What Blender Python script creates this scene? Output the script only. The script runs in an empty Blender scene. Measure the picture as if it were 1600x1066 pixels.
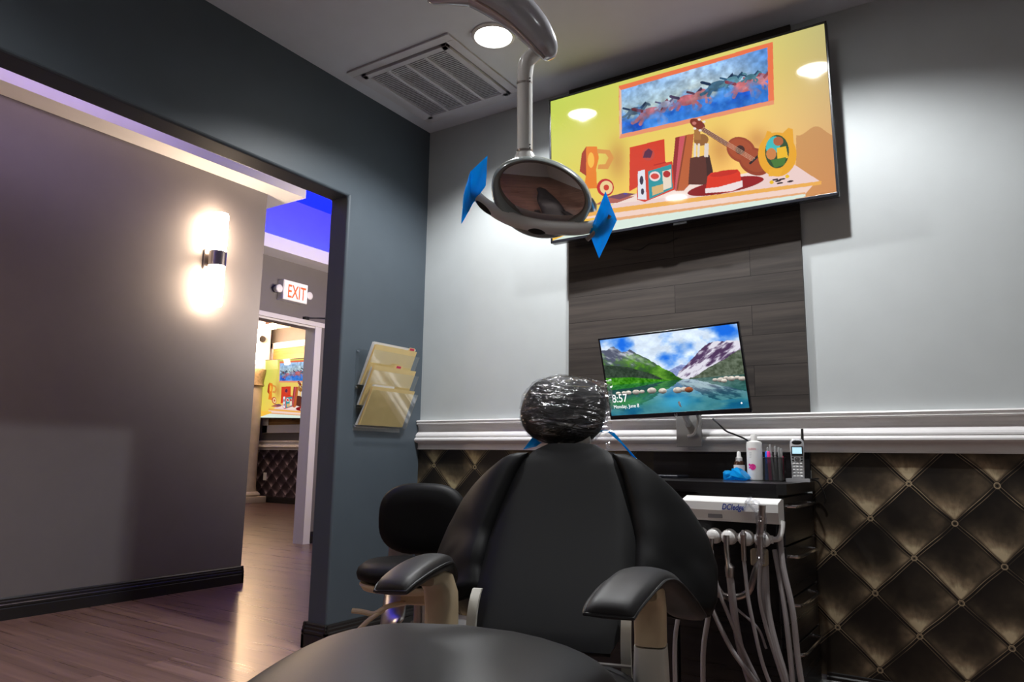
import bpy, bmesh, math, random
import numpy as np
from mathutils import Vector, Matrix, noise
random.seed(7)
SC = bpy.context.scene
COL = SC.collection

# ------------------------------------------------------------------ camera, world, exposure
R3 = Matrix(((0.8373338861507864, 0.07551784253311918, 0.5414508459341115),
             (0.5465052624747019, -0.14149955904739392, -0.825414970107067),
             (0.014281498208490439, 0.9870536612811566, -0.1597532740208625)))
CP = Vector((2.5849, -3.0385, 0.8796))
FPX = 1127.29
cd = bpy.data.cameras.new('camera'); cam = bpy.data.objects.new('camera', cd); COL.objects.link(cam)
cd.sensor_width = 36; cd.lens = FPX/1600*36; cd.clip_start = 0.02
cam.matrix_world = Matrix.Translation(CP) @ R3.to_4x4()
SC.camera = cam
SC.view_settings.view_transform = 'Standard'; SC.view_settings.look = 'None'
SC.view_settings.exposure = 0.0; SC.view_settings.gamma = 1.0
SC.view_settings.use_curve_mapping = False
W = bpy.data.worlds.new('world'); SC.world = W; W.use_nodes = True
W.node_tree.nodes['Background'].inputs[0].default_value = (0.5, 0.6, 0.8, 1)
W.node_tree.nodes['Background'].inputs[1].default_value = 0.03

def lamp(kind, name, loc, energy, color, rot=(0, 0, 0), **kw):
    d = bpy.data.lights.new(name, kind); d.energy = energy; d.color = color
    for k, v in kw.items(): setattr(d, k, v)
    o = bpy.data.objects.new(name, d); o.location = loc; o.rotation_euler = rot; COL.objects.link(o)
    return o
COOL = (0.975, 0.99, 1.0); WARM = (1.0, 0.72, 0.46)
DOWN = [(0.875, -0.62), (2.05, -0.74), (0.875, -2.35), (3.3, -2.7), (2.2, -4.6)]
DPOW = [33, 27, 4.5, 2, 2]
PS = 6.0; TVTILT = 1.457
# hallway: added unseen fill lights, blue cove LEDs on the ledge tops
lamp('AREA', 'hall_fill', (-0.16, 1.6, 2.1), 50, (1, 0.84, 0.74), rot=(0, math.radians(90), 0), shape='RECTANGLE', size=0.5, size_y=1.2, spread=math.radians(120))  # fill without a fixture, added to lift the exit wall
lamp('AREA', 'hall_fill', (-0.16, -2.6, 2.92), 7, (0.88, 0.66, 0.98), rot=(0, math.radians(90), 0), shape='RECTANGLE', size=0.25, size_y=4.0, spread=math.radians(60))  # lilac fill added to brighten the ledge fascia
lamp('AREA', 'hall_fill', (-0.16, -2.6, 1.75), 13, (1, 0.70, 0.50), rot=(0, math.radians(75), 0), shape='RECTANGLE', size=0.4, size_y=2.2)  # warm fill added for the hall floor and sconce wall
lamp('AREA', 'cove_light', (-3.07, 1.5, 2.96), 150, (0.0, 0.012, 1.0), rot=(math.pi, math.radians(-25), 0), shape='RECTANGLE', size=0.06, size_y=6)
lamp('AREA', 'cove_light', (-1.72, -2.2, 2.96), 34, (0.0, 0.012, 1.0), rot=(math.pi, 0, 0), shape='RECTANGLE', size=0.1, size_y=5.2)
lamp('AREA', 'far_room_light', (-6.0, 0.9, 3.1), 75, (1.0, 0.86, 0.74), shape='RECTANGLE', size=2.5, size_y=2.5)

# ------------------------------------------------------------------ helpers
def ray(px, py): return R3 @ Vector(((px-800)/FPX, -(py-533)/FPX, -1.0))
def at(px, py, ax, val):
    d = ray(px, py); return CP + d*((val-CP[ax])/d[ax])
def dep(px, py, t): return CP + ray(px, py)*t

def nt(m): return m.node_tree.nodes, m.node_tree.links
def mat(name, col, rough=0.5, metal=0.0, spec=0.5, var=0.0, vscale=8.0, bump=0.0, bscale=60.0, coat=0.0, sheen=0.0, emit=None, estr=0.0, trans=0.0, alpha=1.0):
    m = bpy.data.materials.new(name); m.use_nodes = True; N, L = nt(m); b = N['Principled BSDF']
    b.inputs['Base Color'].default_value = (*col, 1); b.inputs['Roughness'].default_value = rough
    b.inputs['Metallic'].default_value = metal; b.inputs['Specular IOR Level'].default_value = spec
    b.inputs['Coat Weight'].default_value = coat; b.inputs['Sheen Weight'].default_value = sheen
    b.inputs['Transmission Weight'].default_value = trans; b.inputs['Alpha'].default_value = alpha
    if emit: b.inputs['Emission Color'].default_value = (*emit, 1); b.inputs['Emission Strength'].default_value = estr
    tc = N.new('ShaderNodeTexCoord')
    if var:
        n = N.new('ShaderNodeTexNoise'); n.inputs['Scale'].default_value = vscale; n.inputs['Detail'].default_value = 4
        L.new(tc.outputs['Object'], n.inputs['Vector'])
        r = N.new('ShaderNodeMapRange'); r.inputs[1].default_value = 0.3; r.inputs[2].default_value = 0.7
        r.inputs[3].default_value = 1-var; r.inputs[4].default_value = 1+var; L.new(n.outputs[0], r.inputs[0])
        h = N.new('ShaderNodeHueSaturation'); h.inputs['Color'].default_value = (*col, 1)
        L.new(r.outputs[0], h.inputs['Value']); L.new(h.outputs[0], b.inputs['Base Color'])
    if bump:
        n = N.new('ShaderNodeTexNoise'); n.inputs['Scale'].default_value = bscale; n.inputs['Detail'].default_value = 3
        L.new(tc.outputs['Object'], n.inputs['Vector'])
        bp = N.new('ShaderNodeBump'); bp.inputs['Strength'].default_value = bump; bp.inputs['Distance'].default_value = 0.002
        L.new(n.outputs[0], bp.inputs['Height']); L.new(bp.outputs[0], b.inputs['Normal'])
    return m

def wood(name, c1, c2, axis, plank_w, plank_l, rough, gap=0.55, grain=26.0, stretch=1.6, bmp=0.12, up='Z', spec=0.5, tone=0.35):
    """planks running along world `axis` ('X'), stacked along the other axis ('Y' floor or 'Z' wall)"""
    m = bpy.data.materials.new(name); m.use_nodes = True; N, L = nt(m); b = N['Principled BSDF']
    g = N.new('ShaderNodeNewGeometry'); s = N.new('ShaderNodeSeparateXYZ'); L.new(g.outputs['Position'], s.inputs[0])
    c = N.new('ShaderNodeCombineXYZ'); L.new(s.outputs['X'], c.inputs[0]); L.new(s.outputs['Z' if up == 'wall' else 'Y'], c.inputs[1])
    br = N.new('ShaderNodeTexBrick'); br.inputs['Scale'].default_value = 1
    br.inputs['Brick Width'].default_value = plank_l; br.inputs['Row Height'].default_value = plank_w
    br.inputs['Mortar Size'].default_value = 0.0012; br.inputs['Mortar Smooth'].default_value = 0.2
    br.inputs['Color1'].default_value = (0, 0, 0, 1); br.inputs['Color2'].default_value = (1, 1, 1, 1); br.inputs['Mortar'].default_value = (0.5, 0.5, 0.5, 1)
    br.offset = 0.37; br.offset_frequency = 2; br.squash = 1
    L.new(c.outputs[0], br.inputs['Vector'])
    mp = N.new('ShaderNodeMapping'); mp.inputs['Scale'].default_value = (stretch, grain, grain); L.new(c.outputs[0], mp.inputs[0])
    ad = N.new('ShaderNodeVectorMath'); ad.operation = 'ADD'
    sc = N.new('ShaderNodeVectorMath'); sc.operation = 'SCALE'; sc.inputs['Scale'].default_value = 13.0
    L.new(br.outputs['Color'], sc.inputs[0]); L.new(mp.outputs[0], ad.inputs[0]); L.new(sc.outputs[0], ad.inputs[1])
    n = N.new('ShaderNodeTexNoise'); n.inputs['Scale'].default_value = 1.0; n.inputs['Detail'].default_value = 6; n.inputs['Roughness'].default_value = 0.62
    n.inputs['Distortion'].default_value = 0.4
    L.new(ad.outputs[0], n.inputs['Vector'])
    cr = N.new('ShaderNodeValToRGB'); cr.color_ramp.elements[0].position = 0.30; cr.color_ramp.elements[1].position = 0.72
    cr.color_ramp.elements[0].color = (*c1, 1); cr.color_ramp.elements[1].color = (*c2, 1); L.new(n.outputs[0], cr.inputs[0])
    sep = N.new('ShaderNodeSeparateColor'); L.new(br.outputs['Color'], sep.inputs[0])
    mr = N.new('ShaderNodeMapRange'); mr.inputs[3].default_value = 1-tone; mr.inputs[4].default_value = 1+tone; L.new(sep.outputs[0], mr.inputs[0])
    h = N.new('ShaderNodeHueSaturation'); L.new(cr.outputs[0], h.inputs['Color']); L.new(mr.outputs[0], h.inputs['Value'])
    mx = N.new('ShaderNodeMix'); mx.data_type = 'RGBA'; mx.inputs[7].default_value = (*[v*gap*0.5 for v in c1], 1)
    L.new(br.outputs['Fac'], mx.inputs[0]); L.new(h.outputs[0], mx.inputs[6]); L.new(mx.outputs[2], b.inputs['Base Color'])
    b.inputs['Specular IOR Level'].default_value = spec
    rr = N.new('ShaderNodeMapRange'); rr.inputs[3].default_value = rough-0.07; rr.inputs[4].default_value = rough+0.1
    L.new(n.outputs[0], rr.inputs[0]); L.new(rr.outputs[0], b.inputs['Roughness'])
    bp = N.new('ShaderNodeBump'); bp.inputs['Strength'].default_value = bmp; bp.inputs['Distance'].default_value = 0.002
    L.new(n.outputs[0], bp.inputs['Height']); L.new(bp.outputs[0], b.inputs['Normal'])
    return m

def inv(p):
    return p.matrix_world.inverted() if p is not None else Matrix.Identity(4)
def root_of(p):
    while p is not None and p.parent is not None: p = p.parent
    return p
def obj(name, verts, faces, m, parent=None, smooth=False, auto=None, mods=None):
    """link ONE mesh object; verts are world coordinates (turned into the thing's own frame)"""
    me = bpy.data.meshes.new(name)
    r = root_of(parent); M = r['M_inv'] if False else None
    if r is not None: iv = MINV.get(r.name, Matrix.Identity(4)); verts = [iv @ Vector(v) for v in verts]
    me.from_pydata([tuple(v) for v in verts], [], faces); me.update()
    bm = bmesh.new(); bm.from_mesh(me); bmesh.ops.recalc_face_normals(bm, faces=bm.faces); bm.to_mesh(me); bm.free()
    if smooth:
        for p in me.polygons: p.use_smooth = True
        if auto is not None:
            try: me.set_sharp_from_angle(angle=math.radians(auto))
            except Exception: pass
    me.materials.append(m)
    o = bpy.data.objects.new(name, me); COL.objects.link(o)
    if parent is not None: o.parent = parent
    return o
MINV = {}
def thing(name, label, cat, loc=(0, 0, 0), rz=0.0, group=None):
    o = bpy.data.objects.new(name, None); COL.objects.link(o); o.empty_display_size = 0.05
    o.location = loc; o.rotation_euler = (0, 0, rz); o['label'] = label; o['category'] = cat
    if group: o['group'] = group
    o.matrix_world = Matrix.Translation(loc) @ Matrix.Rotation(rz, 4, 'Z')
    MINV[o.name] = o.matrix_world.inverted()
    return o
def tag(o, label, cat, group=None, kind=None):
    o['label'] = label; o['category'] = cat
    if group: o['group'] = group
    if kind: o['kind'] = kind
    return o
def struct(o): o['kind'] = 'structure'; return o
def frame(r):   # function turning a thing's own coordinates into world ones
    M = MINV[r.name].inverted(); return lambda p: M @ Vector(p)
def dup(root, loc, label, group=None):
    r = root.copy(); COL.objects.link(r); r.location = loc; r['label'] = label
    if group: r['group'] = group
    def rec(src, dst):
        for ch in [c for c in src.children]:
            c = ch.copy(); COL.objects.link(c); c.parent = dst; rec(ch, c)
    rec(root, r); return r

class G:
    """collects geometry for one mesh"""
    def __init__(s, f=None): s.v = []; s.f = []; s.fr = f or (lambda p: Vector(p))
    def add(s, V, F):
        b = len(s.v); s.v += [s.fr(p) for p in V]; s.f += [[i+b for i in f] for f in F]; return s
    def box(s, x0, x1, y0, y1, z0, z1, bev=0.0):
        if bev <= 0:
            V = [(x, y, z) for x in (x0, x1) for y in (y0, y1) for z in (z0, z1)]
            return s.add(V, [(0, 1, 3, 2), (4, 6, 7, 5), (0, 4, 5, 1), (2, 3, 7, 6), (0, 2, 6, 4), (1, 5, 7, 3)])
        bm = bmesh.new(); bmesh.ops.create_cube(bm, size=1)
        for v in bm.verts:
            v.co = Vector(((x0+x1)/2+v.co.x*(x1-x0), (y0+y1)/2+v.co.y*(y1-y0), (z0+z1)/2+v.co.z*(z1-z0)))
        bmesh.ops.bevel(bm, geom=list(bm.edges), offset=bev, segments=3, affect='EDGES', profile=0.5)
        bm.verts.ensure_lookup_table()
        V = [tuple(v.co) for v in bm.verts]; F = [[v.index for v in f.verts] for f in bm.faces]; bm.free()
        return s.add(V, F)
    def prism(s, poly, axis, a, b):
        """poly = 2D points in the two other axes (in order), extruded along axis from a to b"""
        def mk(p, t):
            return {'x': (t, p[0], p[1]), 'y': (p[0], t, p[1]), 'z': (p[0], p[1], t)}[axis]
        n = len(poly); V = [mk(p, a) for p in poly]+[mk(p, b) for p in poly]
        F = [list(range(n))[::-1], list(range(n, 2*n))]+[[i, (i+1) % n, n+(i+1) % n, n+i] for i in range(n)]
        return s.add(V, F)
    def rings(s, rs, close=True, cap=True, loop=False):
        n = len(rs[0]); V = [p for r in rs for p in r]; F = []
        m = len(rs)
        for i in range(m if loop else m-1):
            j = (i+1) % m
            for k in range(n if close else n-1):
                l = (k+1) % n; F.append([i*n+k, i*n+l, j*n+l, j*n+k])
        if cap and not loop: F.append(list(range(n))[::-1]); F.append([(m-1)*n+k for k in range(n)])
        return s.add(V, F)
    def tube(s, pts, r, seg=12, flat=1.0, up=None, loop=False, cap=True):
        pts = [Vector(p) for p in pts]; n = len(pts); rs = []
        rad = r if isinstance(r, (list, tuple)) else [r]*n
        pu = None
        for i, p in enumerate(pts):
            if loop: t = (pts[(i+1) % n]-pts[i-1])
            else: t = (pts[min(i+1, n-1)]-pts[max(i-1, 0)])
            t.normalize()
            if up is not None: u = Vector(up); u = (u-t*u.dot(t)).normalized()
            elif pu is None:
                u = Vector((0, 0, 1)) if abs(t.z) < 0.9 else Vector((1, 0, 0)); u = (u-t*u.dot(t)).normalized()
            else: u = (pu-t*pu.dot(t)).normalized()
            pu = u; w = t.cross(u)
            rs.append([p+u*(math.sin(2*math.pi*k/seg)*rad[i]*flat)+w*(math.cos(2*math.pi*k/seg)*rad[i]) for k in range(seg)])
        return s.rings(rs, loop=loop, cap=cap)
    def cyl(s, a, b, r, r2=None, seg=20): return s.tube([a, b], [r, r if r2 is None else r2], seg)
    def lathe(s, c, prof, seg=28, axis=(0, 0, 1), cap=True):
        ax = Vector(axis).normalized(); u = ax.orthogonal().normalized(); w = ax.cross(u); c = Vector(c)
        return s.rings([[c+ax*h+u*(r*math.cos(2*math.pi*k/seg))+w*(r*math.sin(2*math.pi*k/seg)) for k in range(seg)] for r, h in prof], cap=cap)
    def ball(s, c, rx, ry=None, rz=None, seg=20, M=None, e=1.0):
        ry = ry or rx; rz = rz or rx; rs = []
        sp = lambda t: math.copysign(abs(t)**e, t)
        for i in range(1, seg//2):
            a = math.pi*i/(seg//2)
            ring = []
            for k in range(seg):
                b = 2*math.pi*k/seg
                p = Vector((rx*sp(math.sin(a))*sp(math.cos(b)), ry*sp(math.sin(a))*sp(math.sin(b)), rz*sp(math.cos(a))))
                if M is not None: p = M @ p
                ring.append(Vector(c)+p)
            rs.append(ring)
        return s.rings(rs)
    def out(s, name, m, parent=None, smooth=False, auto=35): return obj(name, s.v, s.f, m, parent, smooth, auto if smooth else None)

def crv(pts, n=24):
    """Catmull-Rom through points"""
    P = [Vector(p) for p in pts]; P = [P[0]*2-P[1]]+P+[P[-1]*2-P[-2]]; out = []
    segs = len(P)-3
    for i in range(segs):
        m = max(2, n//segs)
        for k in range(m):
            t = k/m; a, b, c, d = P[i:i+4]
            out.append(0.5*((2*b)+(-a+c)*t+(2*a-5*b+4*c-d)*t*t+(-a+3*b-3*c+d)*t**3))
    out.append(P[-2].copy()); return out
def lerp(tab, x):
    if x <= tab[0][0]: return tab[0][1]
    for (a, b), (c, d) in zip(tab, tab[1:]):
        if x <= c: return b+(d-b)*(x-a)/(c-a)
    return tab[-1][1]
def shell(g, grid, th, puff=0.0, back=None):
    """cushion: grid[i][j] surface points; front bulges by puff, back sits th behind; closed"""
    m, n = len(grid), len(grid[0]); g0 = [[Vector(p) for p in r] for r in grid]
    nor = [[None]*n for _ in range(m)]
    for i in range(m):
        for j in range(n):
            a = g0[min(i+1, m-1)][j]-g0[max(i-1, 0)][j]; b = g0[i][min(j+1, n-1)]-g0[i][max(j-1, 0)]
            c = a.cross(b); nor[i][j] = c.normalized() if c.length > 1e-9 else None
    for i in range(m):
        for j in range(n):
            if nor[i][j] is None:
                k = min(max(i, 1), m-2); l = min(max(j, 1), n-2); nor[i][j] = nor[k][l] or Vector((0, -1, 0))
    V = []
    for i in range(m):
        for j in range(n):
            u, v = i/(m-1), j/(n-1)
            e = (max(0, 4*u*(1-u))**0.35)*(max(0, 4*v*(1-v))**0.35)
            V.append(g0[i][j]+nor[i][j]*puff*e)
    for i in range(m):
        for j in range(n):
            u, v = i/(m-1), j/(n-1)
            e = (max(0, 4*u*(1-u))**0.3)*(max(0, 4*v*(1-v))**0.3)
            V.append(g0[i][j]-nor[i][j]*th*(0.25+0.75*e))
    F = []; o = m*n
    for i in range(m-1):
        for j in range(n-1):
            a = i*n+j; F.append([a, a+1, a+n+1, a+n]); F.append([o+a, o+a+n, o+a+n+1, o+a+1])
    bd = [(0, j) for j in range(n)]+[(i, n-1) for i in range(1, m)]+[(m-1, j) for j in range(n-2, -1, -1)]+[(i, 0) for i in range(m-2, 0, -1)]
    for k in range(len(bd)):
        a = bd[k][0]*n+bd[k][1]; q = bd[(k+1) % len(bd)]; b = q[0]*n+q[1]; F.append([a, b, o+b, o+a])
    edge = [V[i*n+j].copy() for i, j in bd]
    g.add(V, F); return edge

# ------------------------------------------------------------------ materials
M = {}
M['wall_pale'] = mat('pale grey blue paint', (0.50, 0.53, 0.535), 0.62, var=0.02, bump=0.06, bscale=220)
M['wall_slate'] = mat('dark slate paint', (0.068, 0.087, 0.106), 0.5, var=0.03, bump=0.08, bscale=220)
M['wall_hall'] = mat('grey hall paint', (0.15, 0.138, 0.138), 0.45, var=0.03, bump=0.08, bscale=200)
M['ceil'] = mat('ceiling paint', (0.66, 0.67, 0.73), 0.8, var=0.02, bump=0.08, bscale=200)
M['tray'] = mat('tray ceiling with blue glow painted in', (0.02, 0.07, 0.88), 0.8)  # white ceiling in truth; the blue cove glow is put into its colour
M['white_trim'] = mat('white gloss trim', (0.78, 0.76, 0.76), 0.32, var=0.02)
M['base'] = mat('black baseboard gloss', (0.016, 0.015, 0.015), 0.33)
M['floor'] = wood('brown grey plank floor', (0.112, 0.062, 0.046), (0.262, 0.158, 0.120), 'X', 0.15, 1.22, 0.28, tone=0.12, spec=0.65, grain=38, stretch=0.9, bmp=0.05)
M['panel'] = wood('grey brown wall planks', (0.030, 0.026, 0.024), (0.076, 0.062, 0.054), 'X', 0.127, 0.9, 0.55, grain=34, up='wall', tone=0.22, spec=0.3)
M['desk'] = wood('black woodgrain laminate', (0.006, 0.005, 0.006), (0.017, 0.0155, 0.017), 'X', 5, 30, 0.28, grain=90, up='wall', tone=0)
M['vinyl'] = mat('black vinyl upholstery', (0.006, 0.006, 0.0063), 0.50, spec=0.16, bump=0.12, bscale=900, var=0.06, vscale=5)
M['vinyl_grey'] = mat('charcoal vinyl upholstery', (0.024, 0.0232, 0.0245), 0.46, spec=0.35, bump=0.15, bscale=900, var=0.05, vscale=4)
M['black'] = mat('black plastic', (0.012, 0.012, 0.013), 0.35)
M['bezel'] = mat('dark bezel', (0.015, 0.016, 0.022), 0.25, coat=0.3)
M['beige'] = mat('beige moulded plastic', (0.60, 0.47, 0.30), 0.38, var=0.03)
M['cream'] = mat('cream moulded plastic', (0.62, 0.60, 0.53), 0.35, var=0.03)
M['chrome'] = mat('chrome', (0.75, 0.75, 0.77), 0.14, metal=1.0)
M['nickel'] = mat('brushed nickel', (0.48, 0.44, 0.42), 0.3, metal=1.0)
M['lampring'] = mat('grey green lamp rim', (0.30, 0.34, 0.33), 0.25, coat=0.5)
M['lampbody'] = mat('lamp housing grey enamel', (0.80, 0.80, 0.77), 0.22, coat=0.6)
M['arm'] = mat('silver arm enamel', (0.60, 0.61, 0.65), 0.16, metal=0.4, coat=0.7)
M['mirror'] = mat('smoked mirror dish', (0.62, 0.52, 0.50), 0.03, metal=1.0)
M['white'] = mat('white plastic', (0.80, 0.79, 0.77), 0.3)
M['offwhite'] = mat('off white tubing', (0.34, 0.31, 0.31), 0.4)
M['bluefilm'] = mat('blue barrier film', (0.0, 0.42, 0.86), 0.22, coat=0.7, bump=0.5, bscale=25)
_N, _L = nt(M['bluefilm']); _t = _N.new('ShaderNodeBsdfTranslucent'); _t.inputs[0].default_value = (0.0, 0.55, 1.0, 1); _m = _N.new('ShaderNodeMixShader'); _m.inputs[0].default_value = 0.45
_L.new(_N['Principled BSDF'].outputs[0], _m.inputs[1]); _L.new(_t.outputs[0], _m.inputs[2]); _L.new(_m.outputs[0], _N['Material Output'].inputs[0])
M['manila'] = mat('manila card', (0.86, 0.66, 0.30), 0.6, var=0.05, vscale=12)
M['paper'] = mat('white paper', (0.80, 0.80, 0.82), 0.7)
M['redlabel'] = mat('red sticker', (0.65, 0.02, 0.10), 0.5)
M['pink'] = mat('pink print', (0.9, 0.03, 0.30), 0.4)
M['bluep'] = mat('blue marker plastic', (0.0, 0.16, 0.75), 0.35)
M['amber'] = mat('amber glass', (0.05, 0.02, 0.01), 0.1, coat=0.5)
M['ink'] = mat('dark blue print', (0.02, 0.05, 0.30), 0.5)
M['greyink'] = mat('grey print', (0.25, 0.25, 0.27), 0.5)
M['exitred'] = mat('lit red lettering', (0.9, 0.1, 0.03), 0.4, emit=(1, 0.12, 0.03), estr=0.7)
M['exitface'] = mat('exit sign face', (0.8, 0.78, 0.78), 0.4, emit=(1, 0.9, 0.88), estr=0.35)
M['glow'] = mat('lit lens', (1, 1, 1), 0.5, emit=(0.97, 0.99, 1.0), estr=26)
M['tubeglow'] = mat('lit glass tube', (1, 1, 1), 0.4, emit=(1.0, 0.76, 0.54), estr=60)
M['arcglow'] = mat('lit bent glass', (1, 1, 1), 0.4, emit=(1.0, 0.66, 0.36), estr=100)
M['silver'] = mat('silver plastic', (0.55, 0.55, 0.57), 0.32, metal=0.4)
M['vent'] = mat('vent enamel', (0.62, 0.61, 0.65), 0.6)
M['ventdark'] = mat('vent duct', (0.16, 0.15, 0.17), 0.8)
M['stone'] = mat('cream column plaster', (0.66, 0.58, 0.47), 0.7, var=0.12, vscale=6)
M['stonedark'] = mat('weathered gilt capital', (0.34, 0.25, 0.15), 0.7, var=0.3, vscale=25, bump=0.8, bscale=30)
M['oak'] = wood('golden oak panel', (0.20, 0.10, 0.03), (0.45, 0.26, 0.09), 'X', 0.2, 1.5, 0.4, up='wall')
M['door'] = mat('white door enamel', (0.62, 0.60, 0.60), 0.4)
M['fresco'] = mat('dark painted fresco', (0.10, 0.05, 0.03), 0.6, var=0.6, vscale=9)
M['graylid'] = mat('grey translucent pen plastic', (0.30, 0.30, 0.30), 0.3)
M['smoke'] = mat('smoked clear plastic', (0.05, 0.05, 0.05), 0.1, alpha=0.5)
M['tan'] = mat('tan rubber', (0.42, 0.36, 0.26), 0.6)

def clear(name, tint, base, gl, bump=0.0, bscale=20.0, fres=0.55, streak=0.0):
    """thin clear film: mostly see-through, glossy at the folds"""
    m = bpy.data.materials.new(name); m.use_nodes = True; N, L = nt(m); N.remove(N['Principled BSDF'])
    t = N.new('ShaderNodeBsdfTransparent'); t.inputs[0].default_value = (*tint, 1)
    g = N.new('ShaderNodeBsdfGlossy'); g.inputs[0].default_value = (1, 1, 1, 1); g.inputs[1].default_value = gl
    lw = N.new('ShaderNodeLayerWeight'); lw.inputs[0].default_value = 0.35
    ma = N.new('ShaderNodeMath'); ma.operation = 'MULTIPLY_ADD'; ma.inputs[1].default_value = fres; ma.inputs[2].default_value = base
    L.new(lw.outputs['Fresnel'], ma.inputs[0])
    mx = N.new('ShaderNodeMixShader'); L.new(ma.outputs[0], mx.inputs[0]); L.new(t.outputs[0], mx.inputs[1]); L.new(g.outputs[0], mx.inputs[2])
    L.new(mx.outputs[0], N['Material Output'].inputs[0])
    if streak:   # creases: only the folds of the film catch the light
        tc2 = N.new('ShaderNodeTexCoord'); m2 = N.new('ShaderNodeMapping'); m2.inputs['Scale'].default_value = (9, 9, 30); m2.inputs['Rotation'].default_value = (0.3, 0.75, 0.2)
        n2 = N.new('ShaderNodeTexNoise'); n2.inputs['Scale'].default_value = 1.0; n2.inputs['Detail'].default_value = 3; n2.inputs['Distortion'].default_value = 1.2
        L.new(tc2.outputs['Object'], m2.inputs[0]); L.new(m2.outputs[0], n2.inputs['Vector'])
        r2 = N.new('ShaderNodeMapRange'); r2.inputs[1].default_value = 0.56; r2.inputs[2].default_value = 0.68; r2.inputs[3].default_value = 0.0; r2.inputs[4].default_value = streak; L.new(n2.outputs[0], r2.inputs[0])
        a2 = N.new('ShaderNodeMath'); a2.operation = 'ADD'; a2.use_clamp = True; L.new(ma.outputs[0], a2.inputs[0]); L.new(r2.outputs[0], a2.inputs[1]); L.new(a2.outputs[0], mx.inputs[0])
    if bump:
        tc = N.new('ShaderNodeTexCoord'); mp = N.new('ShaderNodeMapping'); mp.inputs['Scale'].default_value = (1, 1, 2.6); mp.inputs['Rotation'].default_value = (0.2, 0.5, 0.3)
        n = N.new('ShaderNodeTexNoise'); n.inputs['Scale'].default_value = bscale; n.inputs['Detail'].default_value = 2; n.inputs['Distortion'].default_value = 1.5
        L.new(tc.outputs['Object'], mp.inputs[0]); L.new(mp.outputs[0], n.inputs['Vector'])
        bp = N.new('ShaderNodeBump'); bp.inputs['Strength'].default_value = bump; bp.inputs['Distance'].default_value = 0.03
        L.new(n.outputs[0], bp.inputs['Height']); L.new(bp.outputs[0], g.inputs['Normal']); L.new(bp.outputs[0], lw.inputs['Normal'])
    return m
M['acrylic'] = clear('clear acrylic', (0.96, 0.97, 0.97), 0.015, 0.08, fres=0.22)
M['wrap'] = clear('crinkled clear wrap', (0.96, 0.96, 0.98), 0.025, 0.16, bump=0.8, bscale=14, fres=0.3, streak=0.28)

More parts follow.
